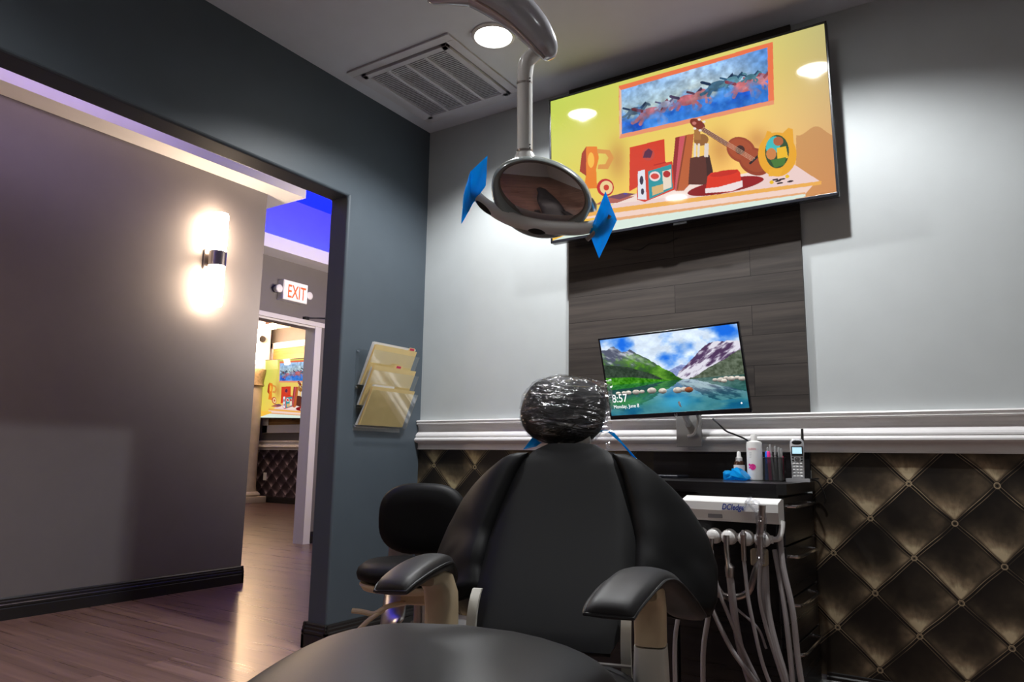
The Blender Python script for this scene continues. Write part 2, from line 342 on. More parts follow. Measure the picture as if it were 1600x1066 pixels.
def tuft_mat(name, x0, z0, gold, dark, px=0.268, pz=0.266, axis='X', amp=1.0):
    """wallpaper printed with buttoned leather: diamonds, double seams, brushed gold sheen above each button"""
    m = bpy.data.materials.new(name); m.use_nodes = True; N, L = nt(m); b = N['Principled BSDF']
    g = N.new('ShaderNodeNewGeometry'); s = N.new('ShaderNodeSeparateXYZ'); L.new(g.outputs['Position'], s.inputs[0])
    def mth(op, a, b_=None, c=None):
        n = N.new('ShaderNodeMath'); n.operation = op
        for i, q in enumerate((a, b_, c)):
            if q is None: continue
            if isinstance(q, (int, float)): n.inputs[i].default_value = q
            else: L.new(q, n.inputs[i])
        return n.outputs[0]
    # wavy hand-drawn seams
    nz = N.new('ShaderNodeTexNoise'); nz.inputs['Scale'].default_value = 5.0; nz.inputs['Detail'].default_value = 1; L.new(g.outputs['Position'], nz.inputs['Vector'])
    w = mth('MULTIPLY', mth('SUBTRACT', nz.outputs[0], 0.5), 0.10)
    u = mth('DIVIDE', mth('SUBTRACT', s.outputs[axis], x0), px); v = mth('DIVIDE', mth('SUBTRACT', s.outputs['Z'], z0), pz)
    p = mth('ADD', mth('ADD', u, v), w); q = mth('ADD', mth('SUBTRACT', v, u), w)
    fp = mth('FRACT', p); fq = mth('FRACT', q)
    dp = mth('MINIMUM', fp, mth('SUBTRACT', 1.0, fp)); dq = mth('MINIMUM', fq, mth('SUBTRACT', 1.0, fq))
    ds = mth('MINIMUM', dp, dq)
    # streaks radiating from the lower button of the diamond
    ang = mth('ARCTAN2', fp, fq)
    rad = mth('SQRT', mth('ADD', mth('MULTIPLY', fp, fp), mth('MULTIPLY', fq, fq)))
    cb = N.new('ShaderNodeCombineXYZ'); L.new(mth('MULTIPLY', ang, 8.0), cb.inputs[0]); L.new(mth('MULTIPLY', rad, 2.0), cb.inputs[1])
    L.new(mth('ADD', mth('FLOOR', p), mth('MULTIPLY', mth('FLOOR', q), 3.7)), cb.inputs[2])
    st = N.new('ShaderNodeTexNoise'); st.inputs['Scale'].default_value = 1.0; st.inputs['Detail'].default_value = 4; L.new(cb.outputs[0], st.inputs['Vector'])
    cl = N.new('ShaderNodeTexNoise'); cl.inputs['Scale'].default_value = 7.0; cl.inputs['Detail'].default_value = 3; L.new(g.outputs['Position'], cl.inputs['Vector'])
    def ss(x, a, b_):
        n = N.new('ShaderNodeMapRange'); n.interpolation_type = 'SMOOTHSTEP'; L.new(x, n.inputs[0]); n.inputs[1].default_value = a; n.inputs[2].default_value = b_; return n.outputs[0]
    stk = mth('MULTIPLY_ADD', ss(st.outputs[0], 0.2, 0.8), 0.30, 0.70)
    fine = N.new('ShaderNodeTexNoise'); fine.inputs['Scale'].default_value = 45.0; fine.inputs['Detail'].default_value = 4; L.new(g.outputs['Position'], fine.inputs['Vector'])
    grain = mth('MULTIPLY_ADD', ss(fine.outputs[0], 0.3, 0.7), 0.3, 0.72)
    patch = mth('MULTIPLY_ADD', ss(cl.outputs[0], 0.32, 0.68), 0.9, 0.25)
    cellv = N.new('ShaderNodeTexWhiteNoise'); cellv.noise_dimensions = '2D'; cvv = N.new('ShaderNodeCombineXYZ'); L.new(mth('FLOOR', p), cvv.inputs[0]); L.new(mth('FLOOR', q), cvv.inputs[1]); L.new(cvv.outputs[0], cellv.inputs['Vector'])
    cv = mth('MULTIPLY_ADD', cellv.outputs['Value'], 0.45, 0.7)
    def gauss(x, w_): t_ = mth('DIVIDE', x, w_); return mth('EXPONENT', mth('MULTIPLY', mth('MULTIPLY', t_, t_), -1.0))
    iq = mth('SUBTRACT', 1.0, fq); ip = mth('SUBTRACT', 1.0, fp)
    low = mth('MULTIPLY', gauss(rad, 0.34), mth('MULTIPLY', stk, 1.35))
    edge = mth('MULTIPLY', mth('MULTIPLY', gauss(fp, 0.22), mth('POWER', iq, 0.6)), mth('MULTIPLY', mth('MULTIPLY', patch, stk), 0.85))
    rr_ = mth('SQRT', mth('ADD', mth('MULTIPLY', ip, ip), mth('MULTIPLY', fq, fq)))
    right = mth('MULTIPLY', gauss(rr_, 0.30), mth('MULTIPLY', patch, 0.62))
    soft = mth('MULTIPLY', mth('MULTIPLY', iq, patch), 0.22)
    sh = mth('MULTIPLY', mth('MULTIPLY', mth('ADD', mth('ADD', low, edge), mth('ADD', right, soft)), ss(ds, 0.012, 0.085)), mth('MULTIPLY', grain, cv))
    # double seam: thin pale lines in a dark groove
    def band(x, a, b_, c, d): return mth('MULTIPLY', ss(x, a, b_), ss(x, d, c))
    seam = mth('MAXIMUM', mth('MAXIMUM', band(fp, 0.014, 0.020, 0.026, 0.032), band(fq, 0.014, 0.020, 0.026, 0.032)), mth('MULTIPLY', mth('MAXIMUM', band(fp, 0.966, 0.972, 0.978, 0.984), band(fq, 0.966, 0.972, 0.978, 0.984)), 0.7))
    seam = mth('MULTIPLY', seam, mth('MULTIPLY_ADD', ss(cl.outputs[0], 0.35, 0.65), 0.75, 0.25))
    # buttons
    bx = mth('SUBTRACT', p, mth('ROUND', p)); by = mth('SUBTRACT', q, mth('ROUND', q))
    br = mth('SQRT', mth('ADD', mth('MULTIPLY', bx, bx), mth('MULTIPLY', by, by)))
    ring = mth('MULTIPLY', ss(br, 0.030, 0.042), ss(br, 0.062, 0.050)); disc = ss(br, 0.075, 0.066)
    fac = mth('MAXIMUM', mth('MULTIPLY', sh, mth('SUBTRACT', 1.0, disc)), mth('MAXIMUM', mth('MULTIPLY', seam, 0.8), mth('MULTIPLY', ring, 0.75)))
    cr = N.new('ShaderNodeValToRGB'); e = cr.color_ramp.elements; e[0].color = (*dark, 1); e[1].color = (*gold, 1)
    for t_, k_ in ((0.12, 0.07), (0.3, 0.2), (0.55, 0.46)):
        m_ = e.new(t_); m_.color = (dark[0]+gold[0]*k_*0.98, dark[1]+gold[1]*k_*0.88, dark[2]+gold[2]*k_*0.85, 1)
    L.new(fac, cr.inputs[0]); L.new(cr.outputs[0], b.inputs['Base Color'])
    b.inputs['Roughness'].default_value = 0.42; b.inputs['Metallic'].default_value = 0.25
    return m
M['tuft'] = tuft_mat('buttoned leather wallpaper', 2.065, 0.808, (0.60, 0.49, 0.31), (0.010, 0.008, 0.007))
M['tuft_left'] = tuft_mat('buttoned leather wallpaper', 0.111, 0.830, (0.50, 0.42, 0.24), (0.010, 0.008, 0.007))
M['tuft_far'] = tuft_mat('buttoned leather wallpaper purple', -8.0, 0.8, (0.62, 0.52, 0.56), (0.02, 0.012, 0.02))

def screen_mat(name, strength, gloss=0.06):
    m = bpy.data.materials.new(name); m.use_nodes = True; N, L = nt(m); b = N['Principled BSDF']
    a = N.new('ShaderNodeAttribute'); a.attribute_name = 'picture'
    b.inputs['Base Color'].default_value = (0.01, 0.01, 0.01, 1); b.inputs['Roughness'].default_value = gloss
    L.new(a.outputs['Color'], b.inputs['Emission Color']); b.inputs['Emission Strength'].default_value = strength
    return m

def text(s, pos, right, up, size, m, parent, name='lettering', ext=0.0006, align='LEFT', sx=1.0, shear=0.0, bold=0.0):
    """text as mesh lying at pos, reading along `right`"""
    c = bpy.data.curves.new(name, 'FONT'); c.body = s; c.size = size; c.extrude = ext; c.align_x = align; c.shear = shear; c.offset = bold
    o = bpy.data.objects.new('t', c); COL.objects.link(o)
    bpy.context.view_layer.update()
    me = bpy.data.meshes.new_from_object(o.evaluated_get(bpy.context.evaluated_depsgraph_get()))
    bpy.data.objects.remove(o)
    r = Vector(right).normalized(); u = Vector(up); u = (u-r*u.dot(r)).normalized(); n = r.cross(u)
    V = [Vector(pos)+r*(v.co.x*sx)+u*v.co.y+n*v.co.z for v in me.vertices]
    F = [list(p.vertices) for p in me.polygons]
    return obj(name, V, F, m, parent)


# ------------------------------------------------------------------ the setting
H = 2.74; HH = 2.161; YJ = -0.605; T = 0.13; BB = 0.115
XA = -1.809; YA = 0.28; XE = -3.2; ZL = 2.81
struct(G().box(-12, 4.4, -6.5, 6.1, -0.1, 0).out('floor', M['floor']))
# room ceiling with a hole for nothing: plain slab over the treatment room only
struct(G().box(0.0, 4.3, -6.0, 0.0, H, H+0.12).out('ceiling', M['ceil']))
# back wall
struct(G().box(0, 4.4, 0, 0.14, 0, H+0.12).out('wall_back', M['wall_pale']))
struct(G().box(4.3, 4.44, -6.0, 0, 0, H+0.12).out('wall_right', M['wall_pale']))
struct(G().box(-0.13, 4.44, -6.14, -6.0, 0, H+0.12).out('wall_front', M['wall_pale']))
# left wall: pillar by the corner, header over the wide opening, solid again near the front (soft arrises)
r_ = 0.008
def rounded(x0, x1, y0, y1, r=0.018, n=4):
    P = []
    for cx, cy, a0 in ((x1-r, y0+r, -90), (x1-r, y1-r, 0), (x0+r, y1-r, 90), (x0+r, y0+r, 180)):
        for k in range(n+1):
            a = math.radians(a0+90*k/n); P.append((cx+r*math.cos(a), cy+r*math.sin(a)))
    return P
g = G().prism([(-6, 0), (-5.2, 0), (-5.2, HH), (YJ, HH), (YJ, 0), (7, 0), (7, 3.55), (-6, 3.55)], 'x', -T, 0)
o = struct(g.out('wall_left', M['wall_slate']))
bv = o.modifiers.new('soft_arris', 'BEVEL'); bv.width = 0.012; bv.segments = 3; bv.limit_method = 'ANGLE'

# hall: wall block with the sconce, tray ceiling, wall with the exit sign
g = G().prism([(XA, -6.2), (XA, YA), (XA-0.25, YA), (XA-0.25, -6.2)], 'z', 0, 3.45)
struct(g.out('wall_hall', M['wall_hall']))
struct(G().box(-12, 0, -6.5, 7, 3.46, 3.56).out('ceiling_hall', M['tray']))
struct(G().box(-3.4, -T, -6.4, -6.2, 0, 3.5).out('wall_hall_front', M['wall_hall']))
struct(G().box(-3.4, -T, 6.9, 7.0, 0, 3.5).out('wall_hall_back', M['wall_hall']))
# exit wall with the doorway: opening y 0.92..2.02, z 0..2.18
OY0, OY1, OZ = 0.92, 2.02, 2.177
g = G().box(XE-0.12, XE, -6.5, OY0-0.06, 0, 3.46).box(XE-0.12, XE, OY1+0.06, 7, 0, 3.46).box(XE-0.12, XE, OY0-0.06, OY1+0.06, OZ+0.05, 3.46)
struct(g.out('wall_exit', M['wall_hall']))
# dropped ledges that hide the blue cove light
g = G().prism([(XA, ZL), (XA+0.18, ZL), (XA+0.18, ZL+0.13), (XA+0.155, ZL+0.13), (XA+0.155, ZL+0.035), (XA, ZL+0.035)], 'y', -6.2, 0.465)
g.prism([(YA+0.001, ZL), (0.49, ZL), (0.49, ZL+0.13), (0.465, ZL+0.13), (0.465, ZL+0.035), (YA+0.001, ZL+0.035)], 'x', XA-0.30, XA-0.0005)
g.box(XA, XA+0.18, 0.4655, 0.49, ZL, ZL+0.13)
struct(g.out('trim_1', M['white_trim']))
g = G().prism([(XE, ZL), (XE+0.25, ZL), (XE+0.25, ZL+0.13), (XE+0.225, ZL+0.13), (XE+0.225, ZL+0.035), (XE, ZL+0.035)], 'y', -6.2, 6.9)
struct(g.out('trim_2', M['white_trim']))

# baseboards: stepped profile
BP = [(0, 0), (0.016, 0), (0.016, 0.058), (0.012, 0.063), (0.016, 0.068), (0.016, 0.078), (0.011, 0.083), (0.012, 0.094), (0.008, 0.099), (0.008, 0.108), (0.004, 0.115), (0, 0.115)]
def base_y(name, x, y0, y1, s=1): return struct(G().prism([(x+s*a, b) for a, b in BP], 'y', y0, y1).out(name, M['base']))
def base_x(name, y, x0, x1, s=-1):
    return struct(G().prism([(y+s*a, b) for a, b in BP], 'x', x0, x1).out(name, M['base']))
base_y('baseboard_hall', XA, -6.2, YA+0.016)
base_x('baseboard_hall_end', YA, XA-0.25, XA+0.016, 1)
g = G().prism([(a, b) for a, b in BP], 'y', YJ-0.016, -0.0).prism([(-T-a, b) for a, b in BP], 'y', YJ-0.016, 0.2)
g.prism([(YJ-a, b) for a, b in BP], 'x', -T-0.016, 0.016)
struct(g.out('baseboard_left', M['base']))
base_x('baseboard_back', 0, 2.02, 4.3)
base_y('baseboard_exit', XE, OY1+0.1, 6.9)

# chair rail on the back wall
RP = [(0, 1.072), (0.030, 1.072), (0.034, 1.066), (0.030, 1.060), (0.028, 1.056), (0.034, 1.053), (0.030, 1.049), (0.020, 1.047), (0.018, 1.040), (0.014, 1.030), (0.013, 1.018),
      (0.016, 1.010), (0.024, 1.004), (0.032, 0.998), (0.036, 0.990), (0.036, 0.984), (0.031, 0.981), (0.040, 0.978), (0.046, 0.971), (0.046, 0.964), (0.040, 0.957), (0.030, 0.953),
      (0.016, 0.951), (0.014, 0.946), (0.014, 0.925), (0.018, 0.921), (0.018, 0.917), (0, 0.917)]
struct(G().prism([(-a, z) for a, z in RP], 'x', 0.001, 4.3).out('trim_3', M['white_trim']))

# printed wallpaper below the rail, either side of the desk
struct(G().box(2.0, 4.3, -0.006, 0, 0.10, 0.918).out('wall_covering_right', M['tuft']))
struct(G().box(0.001, 1.35, -0.006, 0, 0.10, 0.918).out('wall_covering_left', M['tuft_left']))

# far room seen through the doorway
g = G().box(-11.4, -3.3, 5.9, 6.04, 0, 3.46)
struct(g.out('wall_far', M['wall_hall']))
struct(G().box(-11.4, -11.3, -1, 5.9, 0, 3.46).out('wall_far_left', M['wall_hall']))
struct(G().box(-11.4, -3.32, -1.1, -1.0, 0, 3.46).out('wall_far_front', M['wall_hall']))
struct(G().prism([(5.9-a*1.6, 1.128-(1.072-z)*1.08) for a, z in RP], 'x', -11.3, -3.32).out('trim_4', M['white_trim']))
base_x('baseboard_far', 5.9, -11.3, -3.32)
struct(G().box(-11.3, -3.32, 5.893, 5.9, 0.10, 0.965).out('wall_covering_far', M['tuft_far']))
struct(G().prism([(5.9, 3.46), (5.9, 3.26), (5.86, 3.28), (5.82, 3.34), (5.74, 3.40), (5.72, 3.46)], 'x', -11.3, -3.32).out('trim_5', M['white_trim']))

# doorway casing, door stop and leaf edge
dr = thing('door_frame', 'white metal door frame in the grey wall below the exit sign', 'door frame', (XE, OY0, 0))
dr['kind'] = 'structure'
g = G().box(XE-0.13, XE+0.02, OY1, OY1+0.085, 0, OZ+0.06); g.out('jamb', M['door'], dr)
g = G().box(XE-0.13, XE+0.02, OY0-0.085, OY0, 0, OZ+0.06); g.out('jamb', M['door'], dr)
g = G().box(XE-0.13, XE+0.025, OY0-0.085, OY1+0.14, OZ+0.022, OZ+0.07, 0.004).box(XE-0.13, XE+0.012, OY0, OY1, OZ, OZ+0.02); g.out('head_casing', M['door'], dr)

cl = thing('door_closer', 'small dark door closer arm on top of the white door frame', 'door closer', (XE, 1.88, OZ+0.07))
G().box(XE+0.0, XE+0.05, 1.86, 1.91, OZ+0.07, OZ+0.10, 0.004).out('bracket', M['black'], cl)
G().tube([(XE+0.03, 1.90, OZ+0.09), (XE+0.06, 2.10, OZ+0.12), (XE+0.10, 2.32, OZ+0.135)], 0.006).out('closer_arm', M['black'], cl)

# column at the left of the far wall
co = thing('column', 'cream plaster column with gilded capital beside the far television', 'column', (-9.03, 5.55, 0))
cx, cy = -8.83, 5.55
G().lathe((cx, cy, 0), [(0.20, 0.2), (0.185, 0.3), (0.185, 2.12)]).out('shaft', M['stone'], co, True)
G().lathe((cx, cy, 0), [(0.19, 2.12), (0.215, 2.14), (0.20, 2.2), (0.23, 2.32), (0.25, 2.40), (0.25, 2.44)]).out('capital', M['stonedark'], co, True)
G().box(cx-0.27, cx+0.27, cy-0.27, cy+0.27, 0, 0.12, 0.01).lathe((cx, cy, 0), [(0.25, 0.12), (0.27, 0.15), (0.25, 0.18), (0.22, 0.2)]).out('plinth', M['stone'], co, True)
G().box(cx-0.19, cx+0.19, cy-0.19, cy+0.19, 2.44, 3.4).out('upper_pier', M['door'], co)

# bent glass sconce on the pier
s_ = thing('bent_sconce', 'glowing bent glass wall light above the column', 'wall light', (cx, cy-0.2, 2.6))
P = crv([at(400, 567, 1, 5.30), at(398.5, 545, 1, 5.30), at(402, 525, 1, 5.30), at(412, 514, 1, 5.30), at(430, 509, 1, 5.30)], 20)
G().tube(P, 0.055, seg=12).out('glass', M['arcglow'], s_, True)
G().cyl(at(410, 530, 1, 5.32), at(412, 531, 1, 5.6), 0.06).out('mount', M['nickel'], s_, True)

# wood feature panel and its white frame behind the far television
struct(G().box(-8.70, -5.0, 5.87, 5.9, 1.42, 2.88).out('wall_far_panel', M['oak']))
g = G().box(-8.86, -4.9, 5.85, 5.9, 1.27, 1.42, 0.01).box(-8.86, -8.70, 5.85, 5.9, 1.27, 2.98, 0.01).box(-8.86, -4.9, 5.85, 5.9, 2.86, 2.98, 0.01)
struct(g.out('trim_6', M['white_trim']))
tag(G().box(-8.76, -8.68, 5.875, 5.892, 0.40, 0.54, 0.004).out('outlet_cover', M['white']), 'white outlet plate low on the purple tufted wallpaper', 'outlet')
tag(G().box(-8.9, -5.0, 5.60, 5.63, 3.30, 3.44).out('painted_frieze', M['fresco']), 'dark painted frieze strip above the far television', 'painting')

# exit sign
ex = thing('exit_sign', 'white emergency exit sign with red lettering and two round lamps', 'exit sign', (XE, 1.68, 2.40))
G().box(XE, XE+0.09, 1.525, 1.83, 2.39, 2.59, 0.006).out('housing', M['white'], ex)
G().box(XE+0.09, XE+0.094, 1.535, 1.82, 2.398, 2.582).out('face', M['exitface'], ex)
text('EXIT', (XE+0.0945, 1.572, 2.42), (0, 1, 0), (0, 0, 1), 0.187, M['exitred'], ex, 'lettering', sx=0.60, bold=0.002)
for y in (1.49, 1.872):
    b = G().cyl((XE+0.02, y, 2.49), (XE+0.075, y, 2.49), 0.03, 0.042).out('emergency_lamp', M['silver'], ex, True)
    G().ball((XE+0.076, y, 2.49), 0.008, 0.038, 0.038).out('lens', M['white'], b, True)
    G().box(XE+0.02, XE+0.05, min(y, 1.75 if y > 1.7 else 1.6), max(y, 1.60) if y < 1.7 else y, 2.50, 2.52) if False else None

# sconce on the hall wall
sc = thing('wall_sconce', 'brushed nickel wall sconce with two glowing glass tubes', 'wall light', (XA, -0.165, 2.18))
sx, sy = XA+0.085, -0.150
G().lathe((sx, sy, 0), [(0.048, 2.235), (0.052, 2.25), (0.052, 2.50), (0.046, 2.512)], seg=24).out('glass_tube', M['tubeglow'], sc, True)
G().lathe((sx, sy, 0), [(0.046, 1.865), (0.052, 1.875), (0.052, 2.14), (0.048, 2.15)], seg=24).out('glass_tube', M['tubeglow'], sc, True)
G().lathe((sx, sy, 0), [(0.040, 2.14), (0.058, 2.14), (0.058, 2.24), (0.040, 2.24)], seg=28).out('holder', M['nickel'], sc, True)
G().box(XA, XA+0.02, sy-0.055, sy+0.055, 2.12, 2.26, 0.005).box(XA+0.02, XA+0.05, sy-0.02, sy+0.02, 2.17, 2.21).out('backplate', M['nickel'], sc)
dup(sc, (XA, -3.9, 2.18), 'brushed nickel wall sconce added out of view along the hall wall as fill')  # unseen copy, added to light the reveal of the opening

# recessed downlights
def downlight(x, y, p, label, group=None):
    d = thing('downlight', label, 'ceiling light', (x, y, H), 0)
    G().lathe((x, y, H), [(0.078, 0.0), (0.098, 0.0), (0.098, -0.006), (0.085, -0.012), (0.078, -0.006)], cap=False).out('trim_ring', M['white'], d, True)
    G().lathe((x, y, H), [(0.001, -0.004), (0.078, -0.004), (0.078, -0.002), (0.001, -0.002)]).out('lens', M['glow'], d, True)
    s = lamp('SPOT', 'downlight_beam', (0, 0, -0.006), p*PS, COOL, spot_size=math.radians(140), spot_blend=0.5, shadow_soft_size=0.03); s.parent = d
lab = ['glowing round ceiling downlight next to the square vent', 'round ceiling downlight above the right end of the large television',
       'round ceiling downlight over the treatment chair', 'round ceiling downlight over the open floor', 'round ceiling downlight near the front wall']
for (x, y), p, l in zip(DOWN, DPOW, lab): downlight(x, y, p, l)

# return air vent
ve = thing('air_vent', 'square white louvred air vent set in the ceiling corner', 'vent', (0.4, -0.42, H))
X0, X1, Y0, Y1 = 0.085, 0.715, -0.745, -0.11
g = G()
for (a, b, c, d, z) in ((X0, X1, Y0, Y0+0.045, 0), (X0, X1, Y1-0.045, Y1, 0), (X0, X0+0.045, Y0+0.045, Y1-0.045, 0), (X1-0.045, X1, Y0+0.045, Y1-0.045, 0)):
    g.box(a, b, c, d, H-0.010, H, 0.002)
g.out('frame', M['vent'], ve)
g = G(); a0, a1, b0, b1 = X0+0.052, X1-0.052, Y0+0.052, Y1-0.052
for (a, b, c, d) in ((a0, a1, b0, b0+0.03), (a0, a1, b1-0.03, b1), (a0, a0+0.03, b0, b1), (a1-0.03, a1, b0, b1)): g.box(a, b, c, d, H-0.02, H-0.002, 0.002)
cw = (a1-a0-0.06)/4
for k in (1, 2, 3): g.box(a0+0.03+k*cw-0.008, a0+0.03+k*cw+0.008, b0+0.03, b1-0.03, H-0.02, H-0.004)
g.out('grille_door', M['vent'], ve)
G().box(X0+0.01, X1-0.01, Y0+0.01, Y1-0.01, H-0.004, H-0.001).out('duct_backing', M['ventdark'], ve)
nl = 34
for k in range(4):
    g = G()
    for i in range(nl):
        y = b0+0.034+(b1-b0-0.07)*i/(nl-1); xa = a0+0.03+k*cw+0.006; xb = a0+0.03+(k+1)*cw-0.006
        g.add([(xa, y-0.0060, H-0.014), (xb, y-0.0060, H-0.014), (xb, y+0.0055, H-0.010), (xa, y+0.0055, H-0.010), (xa, y-0.0055, H-0.0155), (xb, y-0.0055, H-0.0155), (xb, y+0.0060, H-0.0115), (xa, y+0.0060, H-0.0115)],
              [(0, 1, 2, 3), (4, 7, 6, 5), (0, 4, 5, 1), (3, 2, 6, 7), (0, 3, 7, 4), (1, 5, 6, 2)])
    g.out('louvre_bank', M['vent'], ve)

# wood plank panel on the back wall
struct(G().box(0.929, 2.008, -0.016, 0, 1.0725, 2.738).out('wall_panel_wood', M['panel']))
# ------------------------------------------------------------------ screens
def s2l(c): c = np.asarray(c, float)/255.; return np.where(c <= 0.04045, c/12.92, ((c+0.055)/1.055)**2.4)
def homog(src, dst):
    A = []
    for (x, y), (u, v) in zip(src, dst):
        A.append([x, y, 1, 0, 0, 0, -u*x, -u*y, -u]); A.append([0, 0, 0, x, y, 1, -v*x, -v*y, -v])
    return np.linalg.svd(np.array(A, float))[2][-1].reshape(3, 3)
class Paint:
    """paints a picture into an array; X, Y are picture coordinates of every grid point"""
    def __init__(s, nu, nv, corners):
        s.nu, s.nv = nu, nv
        Hm = homog([(0, 0), (1, 0), (1, 1), (0, 1)], corners)
        U, V = np.meshgrid(np.linspace(0, 1, nu), np.linspace(0, 1, nv))
        q = Hm @ np.stack([U.ravel(), V.ravel(), np.ones(U.size)]); s.X = (q[0]/q[2]).reshape(nv, nu); s.Y = (q[1]/q[2]).reshape(nv, nu)
        s.U, s.V = U, V; s.C = np.zeros((nv, nu, 3))
        s.rng = np.random.RandomState(5)
    def noise(s, fx, fy, seed=0, oct=4, coords=None):
        X, Y = coords if coords else (s.U, s.V); out = 0; amp = 1; tot = 0
        for o in range(oct):
            rs = np.random.RandomState(seed*31+o); n = 64; g = rs.rand(n, n)
            x = X*fx*2**o; y = Y*fy*2**o; xi = np.floor(x).astype(int); yi = np.floor(y).astype(int); a = x-xi; b = y-yi; a = a*a*(3-2*a); b = b*b*(3-2*b)
            f = lambda i, j: g[(yi+j) % n, (xi+i) % n]
            out = out+amp*((f(0, 0)*(1-a)+f(1, 0)*a)*(1-b)+(f(0, 1)*(1-a)+f(1, 1)*a)*b); tot += amp; amp *= 0.55
        return out/tot
    def put(s, mask, col):
        m = np.asarray(mask, float)[..., None]; s.C = s.C*(1-m)+np.asarray(col, float)*m
    def inpoly(s, pts):
        ins = np.zeros(s.X.shape, bool); n = len(pts)
        for i in range(n):
            x1, y1 = pts[i]; x2, y2 = pts[(i+1) % n]
            if y1 == y2: continue
            c = ((s.Y > y1) != (s.Y > y2)) & (s.X < (x2-x1)*(s.Y-y1)/(y2-y1)+x1); ins ^= c
        return ins
    def poly(s, pts, col): m = s.inpoly(pts); s.put(m, col); return m
    def ell(s, cx, cy, rx, ry, col, rot=0.0):
        a = math.radians(rot); dx, dy = s.X-cx, s.Y-cy
        x = dx*math.cos(a)+dy*math.sin(a); y = -dx*math.sin(a)+dy*math.cos(a)
        m = (x/rx)**2+(y/ry)**2 < 1; s.put(m, col); return m
    def line(s, a, b, w, col):
        ax, ay = a; bx, by = b; L2 = (bx-ax)**2+(by-ay)**2
        t = np.clip(((s.X-ax)*(bx-ax)+(s.Y-ay)*(by-ay))/L2, 0, 1); m = np.hypot(s.X-ax-t*(bx-ax), s.Y-ay-t*(by-ay)) < w; s.put(m, col); return m

